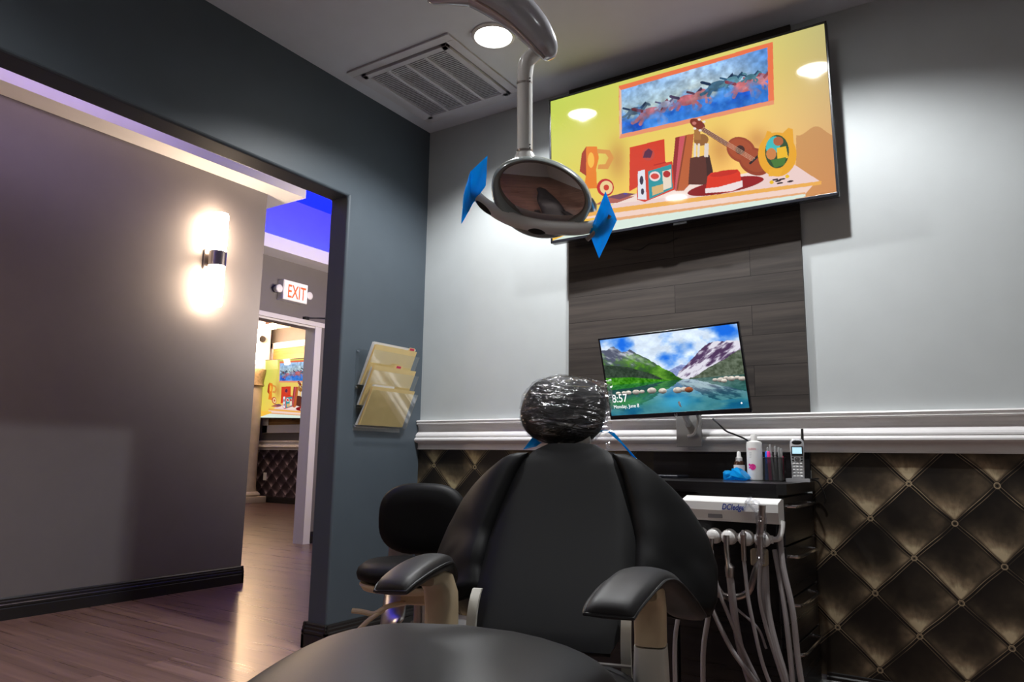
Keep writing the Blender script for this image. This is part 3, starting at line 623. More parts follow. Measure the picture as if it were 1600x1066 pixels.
def tv_picture():
    p = Paint(760, 430, [(62, 391), (1248, 48), (1308, 792), (66, 1010)])   # corners of the glass in picture coordinates
    X, Y = p.X, p.Y
    g1, g2, g3, g4 = [np.array(c, float) for c in ((200, 218, 92), (230, 212, 104), (246, 212, 116), (214, 178, 122))]
    t = np.clip((X-60)/1250, 0, 1)[..., None]
    bg = np.where(t < 0.35, g1+(g2-g1)*(t/0.35), np.where(t < 0.7, g2+(g3-g2)*((t-0.35)/0.35), g3+(g4-g3)*((t-0.7)/0.3)))
    bg = bg+((Y-400)/400)[..., None]*np.array([26, -6, -6]); p.C = bg.copy()
    # soft shadow of the drawn furniture on the drawn wall, right and centre
    p.put(0.55*((X > 1130) & (Y > 520+20*np.sin(X/25))), (184, 120, 70))
    for (cx, cy, rx, ry) in ((350, 650, 45, 95), (800, 600, 60, 90), (960, 560, 60, 60)):
        d = ((X-cx)/rx)**2+((Y-cy)/ry)**2; p.put(0.55*np.exp(-d*1.2), (190, 120, 60))
    # framed picture of horses running in blue haze
    p.poly([(358, 322), (1026, 128), (1033, 402), (360, 556)], (240, 120, 78)); p.poly([(360, 330), (370, 345), (370, 538), (360, 556)], (240, 190, 160))
    p.poly([(360, 556), (1033, 402), (1030, 385), (366, 534)], (236, 150, 110))
    inn = p.inpoly([(369, 340), (1003, 152), (1008, 388), (371, 535)])
    v = np.clip((Y-(340-(X-369)*0.2965))/215, 0, 1)[..., None]; n = p.noise(14, 8, 3)[..., None]; n2 = p.noise(7, 5, 8)[..., None]
    sky = np.array([150, 190, 236])*(1-v)+np.array([222, 214, 160])*v; sky = sky+(n2-0.5)*np.array([90, 60, 20])
    low = np.array([44, 110, 214])+(n-0.5)*np.array([190, 170, 90]); k = np.clip((v-0.45)*4+(n-0.5)*2, 0, 1); im = sky*(1-k)+low*k
    rt = np.clip((X-700)/300, 0, 1)[..., None]; im = im*(1-0.45*rt)+np.array([30, 110, 225])*0.45*rt
    p.C = np.where(inn[..., None], im, p.C)
    def horse(x, y, s, c, dark):
        s *= 1.5; c = [v*0.8+34 for v in c]
        p.ell(x, y, 36*s, 18*s, c, -14); p.ell(x+26*s, y-9*s, 13*s, 12*s, c, -20)
        p.poly([(x+24*s, y-18*s), (x+50*s, y-40*s), (x+58*s, y-30*s), (x+38*s, y)], c); p.ell(x+60*s, y-32*s, 13*s, 6*s, c, 22)
        p.poly([(x+22*s, y-18*s), (x+48*s, y-46*s), (x+52*s, y-38*s), (x+30*s, y-8*s)], dark)
        for a, b, q, r in ((26, 4, 46, 20), (46, 20, 36, 34), (20, 6, 24, 30), (-26, 4, -46, 24), (-46, 24, -58, 30), (-20, 8, -34, 34)):
            p.line((x+a*s, y+b*s), (x+q*s, y+r*s), 5.5*s, c)
        p.line((x-30*s, y-6*s), (x-56*s, y-12*s), 5*s, dark)
    C0 = p.C.copy()
    for a in ((430, 432, 0.62, (60, 92, 120), (40, 60, 90)), (500, 442, 0.95, (170, 92, 110), (110, 50, 60)), (560, 402, 0.5, (150, 150, 180), (90, 90, 120)), (655, 384, 0.85, (186, 84, 96), (70, 60, 90)),
              (715, 362, 0.7, (176, 100, 104), (90, 60, 80)), (790, 322, 0.85, (40, 88, 120), (24, 48, 80)), (850, 298, 0.6, (70, 130, 150), (40, 80, 110)), (905, 322, 0.95, (196, 92, 100), (130, 60, 70)), (960, 300, 0.7, (190, 110, 120), (150, 80, 90)), (930, 282, 0.45, (50, 110, 130), (40, 70, 100))):
        horse(*a)
    brush = 0.72+0.56*p.noise(46, 30, 17, 3)[..., None]; p.C = np.where(inn[..., None], p.C*brush, C0)
    fog = p.noise(22, 12, 12)[..., None]; k = np.clip((v-0.60)*3+(fog-0.5)*3.5, 0, 0.8)*inn[..., None]
    p.C = p.C*(1-k)+(np.array([52, 128, 216])+(fog-0.5)*150)*k
    # shelf top
    p.poly([(215, 905), (430, 800), (1120, 668), (1242, 748), (1190, 770)], (240, 210, 205)); p.poly([(300, 850), (480, 790), (1120, 668), (700, 800)], (246, 224, 214))
    p.poly([(215, 880), (1242, 742), (1242, 758), (215, 902)], (240, 176, 84)); p.poly([(215, 902), (1200, 766), (1172, 800), (215, 925)], (246, 214, 200))
    p.poly([(215, 925), (1172, 792), (1172, 808), (345, 938), (215, 950)], (232, 170, 120)); p.poly([(66, 960), (1172, 800), (1172, 812), (1000, 850), (66, 1010)], (222, 238, 226))
    p.poly([(60, 940), (260, 905), (260, 925), (60, 1012)], (250, 196, 70))
    # orange jug and red disc (plain stand-ins)
    p.poly([(196, 620), (215, 590), (262, 590), (270, 640), (258, 690), (262, 775), (205, 778), (215, 700)], (236, 128, 28)); p.poly([(215, 590), (196, 620), (186, 700), (214, 720)], (168, 50, 20))
    p.poly([(262, 600), (318, 606), (336, 640), (310, 690), (264, 690), (268, 670), (298, 668), (312, 640), (300, 622), (264, 620)], (222, 150, 70)); p.ell(236, 650, 14, 34, (250, 190, 70))
    p.ell(298, 772, 37, 39, (196, 30, 40)); p.ell(302, 772, 28, 30, (240, 210, 150)); p.ell(302, 772, 12, 13, (206, 60, 40))
    p.poly([(250, 850), (330, 806), (425, 812), (350, 840)], (176, 96, 84)); p.poly([(300, 815), (380, 795), (430, 800), (360, 825)], (120, 70, 90)); p.ell(386, 800, 10, 4, (80, 70, 160))
    # red folder and books, shapes plain
    p.poly([(405, 594), (556, 556), (560, 700), (402, 790)], (216, 60, 36)); p.ell(486, 624, 27, 28, (196, 70, 60)); p.poly([(462, 640), (470, 612), (488, 598), (505, 612), (496, 640)], (90, 40, 70))
    p.poly([(604, 549), (622, 546), (606, 780), (582, 782)], (150, 40, 44)); p.poly([(622, 546), (646, 540), (626, 782), (600, 786)], (206, 84, 96))
    p.poly([(646, 540), (684, 532), (664, 760), (640, 786), (606, 788)], (190, 96, 50)); p.line((650, 545), (612, 780), 3, (140, 60, 40))
    # tin box with plain colour blocks
    p.poly([(436, 690), (590, 655), (600, 782), (470, 836), (436, 826)], (214, 62, 38)); p.poly([(440, 700), (470, 692), (478, 826), (440, 824)], (232, 232, 240)); p.ell(456, 740, 8, 20, (60, 50, 70)); p.ell(460, 790, 7, 14, (60, 50, 70))
    p.poly([(484, 700), (586, 668), (592, 776), (490, 824)], (44, 150, 160)); p.ell(514, 722, 24, 22, (240, 220, 220)); p.ell(514, 722, 18, 13, (214, 70, 60))
    p.poly([(546, 700), (584, 690), (588, 770), (552, 784)], (236, 220, 200)); p.ell(566, 712, 16, 15, (180, 40, 40)); p.poly([(500, 770), (550, 756), (552, 790), (504, 808)], (220, 180, 120)); p.line((512, 672), (560, 660), 3, (190, 40, 30))
    # little horse figurine on a dark block
    p.poly([(668, 640), (752, 626), (768, 700), (740, 760), (660, 758)], (92, 44, 34)); p.poly([(735, 628), (752, 626), (768, 705), (742, 720)], (60, 28, 24))
    p.ell(716, 560, 32, 26, (150, 98, 48), -10); p.poly([(684, 560), (686, 512), (710, 506), (716, 560)], (170, 116, 60))
    for x in (690, 706, 736, 744): p.line((x, 580), (x-2, 632), 5, (226, 214, 206))
    # ukulele
    p.line((712, 506), (860, 600), 10, (110, 46, 34)); p.line((716, 508), (860, 598), 6.5, (92, 36, 30)); p.ell(700, 490, 36, 20, (128, 50, 36), 28); p.ell(686, 486, 9, 7, (200, 120, 110))
    for a in ((688, 510), (708, 470), (728, 480), (712, 518)): p.ell(a[0], a[1], 7, 5, (236, 226, 220))
    p.ell(890, 604, 66, 54, (156, 64, 34), 30); p.ell(950, 656, 74, 58, (150, 60, 32), 30); p.ell(888, 602, 56, 44, (170, 76, 40), 30); p.ell(946, 652, 62, 46, (164, 72, 38), 30); p.ell(886, 604, 20, 20, (64, 26, 20))
    p.line((930, 664), (968, 628), 5, (30, 20, 24))
    for k in (-6, -2, 2, 6): p.line((720+k, 510-k), (945+k, 648-k), 0.8, (220, 180, 150))
    # horseshoe frame, plain green and yellow blocks inside
    p.ell(1048, 625, 84, 98, (236, 168, 40)); p.poly([(985, 580), (1003, 520), (1020, 524), (1028, 545), (1060, 540), (1096, 506), (1114, 512), (1120, 590), (1048, 600)], (236, 168, 40))
    p.poly([(1010, 690), (1072, 690), (1062, 720), (1012, 722)], (240, 176, 48)); p.ell(1047, 612, 52, 74, (40, 76, 44)); p.ell(1030, 585, 30, 42, (60, 190, 190), 20)
    p.poly([(1046, 596), (1086, 588), (1096, 640), (1050, 650)], (240, 188, 40)); p.ell(1052, 566, 22, 20, (176, 96, 54)); p.ell(1022, 622, 22, 26, (206, 130, 70)); p.poly([(1020, 650), (1086, 636), (1080, 670), (1036, 684)], (70, 120, 50))
    # red hat
    p.ell(822, 766, 168, 30, (140, 12, 20), -11); p.ell(900, 744, 90, 22, (150, 14, 22), -6)
    p.poly([(744, 722), (760, 706), (874, 690), (886, 704), (896, 768), (850, 790), (734, 796)], (222, 50, 24)); p.poly([(734, 776), (790, 770), (896, 740), (898, 768), (850, 788), (734, 797)], (244, 226, 226)); p.ell(816, 708, 62, 12, (200, 36, 20), -10)
    for a in ((1024, 748), (1092, 722)): p.ell(a[0], a[1], 9, 8, (240, 190, 30))
    for a in ((1052, 742), (1070, 734), (1060, 752), (1106, 744), (1040, 736)): p.ell(a[0], a[1], 14, 4, (50, 26, 30), -10)
    return p
def screen_mesh(name, p, w, h, fr, m, parent):
    nu, nv = p.nu, p.nv; iv = MINV[root_of(parent).name]
    U, V = p.U.ravel(), p.V.ravel(); P = np.stack([(U-0.5)*w, np.zeros(U.size), (0.5-V)*h, np.ones(U.size)])
    A = np.array(iv @ fr) @ P; me = bpy.data.meshes.new(name)
    idx = np.arange(nu*nv).reshape(nv, nu); F = np.stack([idx[:-1, :-1], idx[1:, :-1], idx[1:, 1:], idx[:-1, 1:]], -1).reshape(-1, 4)
    me.vertices.add(nu*nv); me.vertices.foreach_set('co', np.ascontiguousarray(A[:3].T, dtype=np.float32).ravel())
    me.loops.add(F.size); me.loops.foreach_set('vertex_index', F.ravel().astype(np.int32))
    me.polygons.add(len(F)); me.polygons.foreach_set('loop_start', np.arange(0, F.size, 4, dtype=np.int32))
    me.update(calc_edges=True)
    a = me.color_attributes.new('picture', 'FLOAT_COLOR', 'POINT')
    c = np.concatenate([s2l(np.clip(p.C, 0, 255)).reshape(-1, 3), np.ones((nu*nv, 1))], 1)
    a.data.foreach_set('color', c.astype(np.float32).ravel()); me.materials.append(m)
    o = bpy.data.objects.new(name, me); COL.objects.link(o); o.parent = parent; return o

# ------------------------------------------------------------------ large television
TW, TH = 1.272, 0.7314
TVC = Vector((1.536, -0.135, 2.266)); TR = Matrix.Rotation(math.radians(-0.46), 4, 'Y') @ Matrix.Rotation(math.radians(TVTILT), 4, 'X')
TF = Matrix.Translation(TVC) @ Matrix.Rotation(math.radians(1.65), 4, 'Z') @ TR
fr = lambda p: TF @ Vector(p)
tv = thing('television', 'large wall television tilted forward, showing a shelf of toys, a hat and a ukulele', 'television', tuple(TVC))
G(fr).box(-TW/2, TW/2, 0.0, 0.035, -TH/2, TH/2, 0.006).out('casing', M['bezel'], tv)
g = G(fr); b = 0.009
for q in ((-TW/2, TW/2, TH/2-b, TH/2), (-TW/2, TW/2, -TH/2, -TH/2+0.014), (-TW/2, -TW/2+b, -TH/2, TH/2), (TW/2-b, TW/2, -TH/2, TH/2)): g.box(q[0], q[1], -0.006, 0.002, q[2], q[3], 0.002)
g.out('bezel', M['bezel'], tv)
G(fr).box(-0.03, 0.03, -0.004, 0.006, -TH/2-0.012, -TH/2+0.001, 0.002).out('sensor', M['black'], tv)
TVP = tv_picture()
Fs = TF @ Matrix.Translation((0, -0.0015, 0.0025))
tvs = screen_mesh('screen', TVP, TW-2*b, TH-0.023, Fs, screen_mat('tv screen', 0.95, 0.05), tv)
G(fr).box(-0.35, 0.35, 0.035, 0.06, -0.25, 0.2, 0.01).out('back_housing', M['black'], tv)
G(lambda p: Vector(p)).box(1.40, 1.68, -0.09, -0.017, 2.12, 2.40, 0.004).out('wall_mount', M['black'], tv)
# far television: the same set, larger
far = dup(tv, (-7.87, 5.72, 2.06), 'television glowing on the wood panel of the far room, seen through the doorway')
far.scale = (1.50, 1.50, 1.50); far.rotation_euler = (math.radians(3), math.radians(2.0), 0)
tag(G().tube(crv([(1.49, -0.025, 1.868), (1.43, -0.022, 1.85), (1.36, -0.024, 1.862), (1.30, -0.022, 1.838), (1.22, -0.024, 1.853)], 20), 0.0025, seg=6).out('television_cable', M['black'], None, True), 'thin black cable sagging on the wood planks under the television', 'cable')

# ------------------------------------------------------------------ monitor
def mon_picture():
    p = Paint(520, 300, [(93, 182), (862, 88), (925, 566), (165, 606)])
    X, Y, = p.X, p.Y; U, V = p.U, p.V
    n = p.noise(6, 5, 2, 5)[..., None]; n2 = p.noise(18, 16, 4, 5)[..., None]; n3 = p.noise(60, 40, 9, 3)[..., None]
    sky = np.array([24, 110, 232])*1.0; bl = (1.3*np.exp(-((U-0.17)/0.09)**2-((V-0.10)/0.10)**2)+1.3*np.exp(-((U-0.93)/0.09)**2-((V-0.08)/0.13)**2)+0.7*np.exp(-((U-0.44)/0.07)**2-((V-0.32)/0.06)**2))[..., None]; w = np.clip(1.0-bl+(n-0.5)*2.6+0.12, 0, 1); p.C = sky*(1-w)+(np.array([206, 222, 240])+(n2-0.3)*60)*w
    hz = 0.60   # waterline
    def ridge(tab, seed, amp): return np.interp(U, [a for a, _ in tab], [b for _, b in tab])+(p.noise(26, 1.3, seed, 4)-0.5)*amp
    dist = (V > ridge([(0.40, 0.56), (0.50, 0.47), (0.58, 0.42), (0.62, 0.44), (0.7, 0.5)], 3, 0.03)) & (U > 0.4) & (U < 0.72); p.C = np.where((dist & (V < hz))[..., None], np.array([96, 110, 160])+n3*70, p.C)
    tabR = [(0.50, 0.62), (0.56, 0.50), (0.64, 0.40), (0.72, 0.27), (0.79, 0.20), (0.86, 0.19), (1.0, 0.20)]
    mR = (V > ridge(tabR, 5, 0.05)) & (V < hz) & (U > 0.5); rock = np.array([80, 56, 92])*1.0; st = np.clip((p.noise(24, 10, 21, 5, (U+V*0.8, V-U*0.4))[..., None]-0.42)*5, 0, 1)
    c = rock*(1-st)+np.array([226, 224, 236])*st; p.C = np.where(mR[..., None], c, p.C)
    mg = (V > ridge([(0.6, 0.62), (0.75, 0.50), (0.88, 0.40), (1.0, 0.30)], 8, 0.04)) & (V < hz) & (U > 0.6); p.C = np.where(mg[..., None], np.array([46, 58, 40])+n3*80, p.C)
    tabL = [(0.0, 0.15), (0.05, 0.12), (0.10, 0.10), (0.16, 0.19), (0.22, 0.16), (0.30, 0.26), (0.40, 0.38), (0.50, 0.50), (0.58, 0.60)]
    mL = (V > ridge(tabL, 7, 0.07)) & (V < hz) & (U < 0.58); st = np.clip((p.noise(20, 9, 31, 5, (U-V*0.8, V+U*0.5))[..., None]-0.5)*5, 0, 1)
    gr = np.clip((V[..., None]-0.22)*5+(n2-0.5)*2, 0, 1); c = (np.array([84, 90, 110])*(1-st)+np.array([200, 205, 215])*st)*(1-gr)+(np.array([52, 104, 30])+(n2-0.4)*np.array([150, 170, 60]))*gr
    p.C = np.where(mL[..., None], c, p.C)
    d2 = (V > np.interp(U, [0, 0.18, 0.36, 0.46], [0.33, 0.38, 0.50, 0.6])) & (V < hz) & (U < 0.46); p.C = np.where(d2[..., None], np.array([22, 40, 26])+n3*50, p.C)
    lw = (V > np.interp(U, [0, 0.2, 0.35, 0.5], [0.50, 0.52, 0.56, 0.6])) & (V < hz) & (U < 0.52); p.C = np.where(lw[..., None], np.array([56, 136, 20])+(n3-0.5)*120, p.C)
    # lake: mirror of what stands above, rippled
    row = np.clip(hz-(V-hz)*1.45, 0, 1); ii = np.clip((row*(p.nv-1)).astype(int), 0, p.nv-1); jj = np.clip(np.arange(p.nu)[None, :]+((p.noise(8, 90, 41, 2)-0.5)*22).astype(int), 0, p.nu-1)
    ref = p.C[ii, jj]; lake = V >= hz; dark = np.clip((V-hz)*2.2, 0, 0.62)[..., None]
    col = (ref*0.72+np.array([0, 24, 30]))*(1-dark)+np.array([6, 92, 96])*dark+(n2-0.5)*30; p.C = np.where(lake[..., None], col, p.C)
    gl = np.exp(-((U-0.50)/0.13)**2-((V-0.88)/0.10)**2)[..., None]; p.C = p.C*(1-0.7*gl)+np.array([60, 176, 226])*0.7*gl
    gg = np.exp(-((U-0.12)/0.16)**2-((V-0.84)/0.05)**2)[..., None]*0.5; p.C = p.C*(1-gg)+np.array([70, 170, 40])*gg
    gl = np.exp(-((U-0.72)/0.16)**2-((V-0.70)/0.07)**2)[..., None]*0.35; p.C = p.C*(1-gl)+np.array([225, 225, 225])*gl
    rs = np.random.RandomState(3)
    for u, v, r in [(0.08, 0.715, 0.020), (0.125, 0.712, 0.018), (0.16, 0.715, 0.024), (0.22, 0.715, 0.028), (0.265, 0.715, 0.020), (0.34, 0.71, 0.034), (0.42, 0.725, 0.030), (0.53, 0.73, 0.034), (0.575, 0.725, 0.026), (0.61, 0.735, 0.030),
                    (0.80, 0.640, 0.018), (0.84, 0.645, 0.026), (0.875, 0.63, 0.020), (0.91, 0.64, 0.026), (0.95, 0.635, 0.02), (0.98, 0.65, 0.024), (0.86, 0.66, 0.02)]:
        du, dv = (U-u)/r, (V-v)/(r*1.15); m = du*du+dv*dv < 1; sh = np.clip(0.75-dv*0.5, 0.2, 1)[..., None]*(0.8+0.4*n3); tone = np.array([236, 226, 214]) if u != 0.61 else np.array([170, 96, 60])
        p.C = np.where(m[..., None], tone*sh, p.C)
    return p
MW, MHh = 0.613, 0.3617
MF = Matrix.Translation((1.505, -0.184, 1.235)) @ Matrix.Rotation(math.radians(-0.81), 4, 'Z') @ Matrix.Rotation(math.radians(-1.86), 4, 'Y') @ Matrix.Rotation(math.radians(15.35), 4, 'X')
fr = lambda p: MF @ Vector(p)
mo = thing('computer_monitor', 'slim black desk monitor showing a mountain lake, tilted on its arm above the chair rail', 'monitor', (1.505, -0.184, 1.05))
G(fr).box(-MW/2, MW/2, 0.0, 0.014, -MHh/2, MHh/2, 0.004).out('casing', M['bezel'], mo)
G(fr).box(-MW/2+0.05, MW/2-0.05, 0.014, 0.04, -MHh/2+0.01, MHh/2-0.12, 0.01).out('back_housing', M['black'], mo)
g = G(fr)
for q in ((-MW/2, MW/2, MHh/2-0.008, MHh/2), (-MW/2, MW/2, -MHh/2, -MHh/2+0.018), (-MW/2, -MW/2+0.007, -MHh/2, MHh/2), (MW/2-0.007, MW/2, -MHh/2, MHh/2)): g.box(q[0], q[1], -0.004, 0.001, q[2], q[3], 0.001)
g.out('bezel', M['bezel'], mo)
ms = screen_mesh('screen', mon_picture(), MW-0.014, MHh-0.026, MF @ Matrix.Translation((0, -0.001, 0.005)), screen_mat('monitor screen', 1.0, 0.12), mo)
wt = mat('lit white lettering', (1, 1, 1), 0.4, emit=(1, 1, 1), estr=0.95)
rx = MF.to_3x3() @ Vector((1, 0, 0)); ux = MF.to_3x3() @ Vector((0, 0, 1))
text('8:57', fr((-0.285, -0.0025, -0.105)), rx, ux, 0.050, wt, mo, 'clock_lettering', 0.0002, sx=0.85)
text('Monday, June 8', fr((-0.283, -0.0025, -0.132)), rx, ux, 0.0215, wt, mo, 'date_lettering', 0.0002, sx=0.9)
text('LG', fr((-0.012, -0.0045, -0.178)), rx, ux, 0.012, M['silver'], mo, 'maker_lettering', 0.0002)
G(fr).lathe((0.272, -0.0025, -0.142), [(0.0035, 0), (0.0035, -0.0004)], 16, axis=(0, 1, 0)).out('tray_icon', wt, mo)
g = G(); g.box(1.475, 1.585, -0.058, -0.048, 0.935, 1.10, 0.003).out('wall_plate', mat('brushed grey plate', (0.42, 0.41, 0.40), 0.3, metal=0.3), mo)
G().tube(crv([(1.53, -0.055, 1.03), (1.54, -0.11, 1.05), (1.525, -0.14, 1.12), (1.51, -0.15, 1.20)], 14), 0.014, seg=10).out('support_arm', M['white'], mo, True)
G().tube(crv([(1.575, -0.09, 1.085), (1.582, -0.085, 1.04), (1.56, -0.075, 0.99), (1.53, -0.07, 0.98)], 14), 0.006, seg=8).out('power_lead', M['white'], mo, True)
tag(G().tube(crv([at(1114, 655, 1, -0.16), at(1124, 664, 1, -0.10), at(1135, 674, 1, -0.09), at(1150, 680, 1, -0.08), at(1167, 688, 1, -0.06), at(1175, 700, 1, -0.055)], 20), 0.0035, seg=8).out('monitor_cable', M['black'], None, True), 'thin black cable running from the monitor down behind the white bottle', 'cable')
# ------------------------------------------------------------------ desk with cut corner
DZ = 0.806
dk = thing('desk', 'black woodgrain built-in desk with a drawer stack in its right end', 'desk', (1.3, -0.25, 0))
g = G(); g.prism([(1.22, -0.019), (1.22, -0.512), (1.985, -0.512), (2.012, -0.485), (2.012, -0.019)], 'z', DZ-0.036, DZ); g.out('desktop', M['desk'], dk)
struct(G().box(1.352, 1.998, -0.016, -0.0005, DZ+0.0005, 0.9165).out('trim_7', M['desk']))
G().box(1.28, 1.985, -0.49, -0.019, 0.07, DZ-0.037).out('carcass', M['desk'], dk)
G().box(1.30, 1.96, -0.45, -0.019, 0.0, 0.07).out('plinth', M['base'], dk)
zs = [0.764, 0.603, 0.432, 0.278, 0.08]; hz = [0.730, 0.566, 0.411, 0.257]
for k in range(4):
    dw = G().box(1.985, 2.003, -0.488, -0.021, zs[k+1]+0.003, zs[k]-0.003, 0.002).out('drawer', M['desk'], dk)
    z = hz[k]
    G().tube([(2.000, -0.44, z), (2.026, -0.435, z), (2.034, -0.41, z), (2.034, -0.15, z), (2.026, -0.125, z), (2.000, -0.12, z)], 0.0055, seg=8).out('handle', M['chrome'], dw, True)
G().box(1.235, 1.255, -0.49, -0.019, 0.0, DZ-0.037).out('side_panel', M['desk'], dk)
for x0, x1 in ((1.29, 1.63), (1.64, 1.98)):
    G().box(x0, x1, -0.506, -0.491, 0.08, 0.75, 0.002).out('door', M['desk'], dk)

tag(G().box(1.25, 1.53, -0.20, -0.07, DZ, DZ+0.013, 0.004).out('keyboard', M['bezel']), 'slim black keyboard lying at the back of the desk behind the chair', 'keyboard')

def onz(px, y, z=DZ): # place on the desk: same column as px at wall distance y
    p = at(px, 740, 1, y); return Vector((p.x, y, z))
# large bottle
p0 = onz(1180, -0.17); x, y = p0.x, p0.y
bt = thing('bottle', 'tall white squeeze bottle with pink printing and flip cap on the desk', 'bottle', (x, y, DZ))
G().lathe((x, y, DZ), [(0.026, 0.0), (0.029, 0.004), (0.029, 0.140), (0.027, 0.147), (0.014, 0.152)], 32).out('body', M['white'], bt, True)
G().lathe((x, y, DZ), [(0.0125, 0.150), (0.0125, 0.172), (0.010, 0.176)], 24).out('cap', M['white'], bt, True)
cdir = (Vector((CP.x, CP.y, 0))-Vector((x, y, 0))).normalized(); cr_ = Vector((-cdir.y, cdir.x, 0))
def onbottle(a, z, r=0.0292): # a: distance along the label from the side facing the photographer
    t = a/r; return Vector((x, y, DZ+z))+cdir*(r*math.cos(t))+cr_*(r*math.sin(t))
def wraptext(s, a, z, size, m, nm, sx=0.9):
    o = text(s, (0, 0, 0), (1, 0, 0), (0, 0, 1), size, m, None, nm, 0.0001, sx=sx)
    iv = MINV[bt.name]
    for v in o.data.vertices: v.co = iv @ onbottle(a+v.co.x, z+v.co.z, 0.0294)
    o.parent = bt
wraptext('CLEAN', -0.026, 0.116, 0.0115, mat('faded pink print', (0.80, 0.12, 0.25), 0.5), 'title_lettering')
for k in range(4): wraptext('lllll lll ll'[:10-k], -0.020, 0.104-0.006*k, 0.005, M['greyink'], 'small_lettering')
g = G()
def patch(a0, z0, r, a1=None):
    n = 24; V = [onbottle(a0, z0, 0.0295)]+[onbottle(a0+r*math.cos(2*math.pi*k/n), z0+r*math.sin(2*math.pi*k/n), 0.0295) for k in range(n)]
    g.add(V, [(0, k+1, (k+1) % n+1) for k in range(n)])
patch(-0.008, 0.052, 0.0115); patch(-0.021, 0.060, 0.0045); patch(-0.022, 0.049, 0.003); g.out('flower_print', M['pink'], bt)
# small amber bottle
p0 = onz(1155.5, -0.10); x2, y2 = p0.x, p0.y
sb = thing('spray_bottle', 'small amber bottle with white nozzle, half hidden by the blue glove', 'bottle', (x2, y2, DZ))
G().lathe((x2, y2, DZ), [(0.019, 0), (0.021, 0.003), (0.021, 0.062), (0.019, 0.070), (0.012, 0.075)], 24).out('body', M['amber'], sb, True)
G().lathe((x2, y2, DZ), [(0.0214, 0.02), (0.0214, 0.058)], 24).out('paper_label', M['paper'], sb, True)
G().lathe((x2, y2, DZ), [(0.013, 0.074), (0.013, 0.088), (0.009, 0.090), (0.007, 0.108), (0.004, 0.112)], 20).out('nozzle', M['white'], sb, True)
# crumpled blue glove
p0 = onz(1148, -0.22); gx, gy = p0.x, p0.y
g = G(); n = 18; rs = []
for i in range(1, 14):
    t = i/14; ring = []
    for k in range(n):
        a = 2*math.pi*k/n; w_ = 0.050*math.sin(math.pi*t)**0.6*(1+0.25*math.sin(3*a+7*t)); h_ = 0.042*math.sin(math.pi*t)**0.5*(1-0.35*t+0.25*math.sin(9*t+a))
        ring.append((gx-0.045+0.10*t+0.008*math.cos(a*2), gy+w_*math.cos(a)*0.8, DZ+0.001+max(0.0, h_*(1+math.sin(a))*0.62)))
    rs.append(ring)
g.rings(rs)
gl = g.out('rubber_glove', M['bluefilm'], None, True, 60); tag(gl, 'crumpled shiny blue glove lying in front of the bottles on the desk', 'glove')
g = G(); tip = [(gx+0.0, gy-0.035, DZ+0.045), (gx+0.022, gy-0.03, DZ+0.046), (gx+0.045, gy-0.06, DZ+0.022), (gx+0.062, gy-0.065, DZ+0.008), (gx+0.03, gy-0.055, DZ+0.012), (gx-0.005, gy-0.045, DZ+0.02)]
g.prism([(0, 0)], 'z', 0, 0) if False else g.rings([tip, [(a, b+0.004, c-0.001) for a, b, c in tip]]); g.out('glove_cuff', M['bluefilm'], gl)
# pen cup and pens
p0 = onz(1211, -0.17); x3, y3 = p0.x, p0.y
cu = thing('pen_cup', 'smoked clear square cup crowded with pens beside the white bottle', 'pen cup', (x3, y3, DZ))
hw = 0.034
g = G(); g.box(x3-hw, x3+hw, y3-hw, y3-hw+0.002, DZ, DZ+0.088).box(x3-hw, x3+hw, y3+hw-0.002, y3+hw, DZ, DZ+0.088).box(x3-hw, x3-hw+0.002, y3-hw, y3+hw, DZ, DZ+0.088).box(x3+hw-0.002, x3+hw, y3-hw, y3+hw, DZ, DZ+0.088).box(x3-hw, x3+hw, y3-hw, y3+hw, DZ, DZ+0.003)
g.out('cup', M['smoke'], cu)
rim = G(); rim.tube([(x3-hw, y3-hw, DZ+0.088), (x3+hw, y3-hw, DZ+0.088), (x3+hw, y3+hw, DZ+0.088), (x3-hw, y3+hw, DZ+0.088)], 0.0018, seg=6, loop=True); rim.out('rim', M['black'], cu)
pens = [(-0.026, -0.020, 'bluep', 0.004, 0.112, 'blue marker with a blue cap, leftmost in the pen cup'), (-0.012, -0.022, 'pink', -0.004, 0.112, 'hot pink marker beside the blue one in the pen cup'),
        (-0.020, 0.010, 'graylid', -0.006, 0.128, 'grey pen leaning left behind the pink marker'), (-0.004, 0.004, 'graylid', -0.012, 0.138, 'tallest grey pen leaning in the pen cup'),
        (0.006, -0.016, 'graylid', 0.002, 0.132, 'grey pen standing in the middle of the pen cup'), (0.017, 0.008, 'graylid', -0.002, 0.128, 'grey pen right of the middle in the pen cup'),
        (0.027, -0.004, 'graylid', 0.000, 0.122, 'grey pen against the right side of the pen cup'), (0.024, 0.020, 'redlabel', 0.001, 0.095, 'short dark red pencil low at the right of the pen cup')]
for i, (dx, dy, m, ln, h_, lb) in enumerate(pens):
    pn = thing('pen', lb, 'pen', (x3+dx, y3+dy, DZ), 0, 'pens in the smoked cup')
    a = Vector((x3+dx, y3+dy, DZ+0.004)); b_ = Vector((x3+dx+ln, y3+dy, DZ+h_)); r = 0.0062 if i < 2 else 0.0042
    G().cyl(a, a+(b_-a)*0.72, r, seg=12).out('barrel', M[m], pn, True)
    G().tube([a+(b_-a)*0.73, a+(b_-a)*0.97, b_], [r*1.1, r*1.05, r*0.7], seg=12).out('pen_cap', M[m], pn, True)
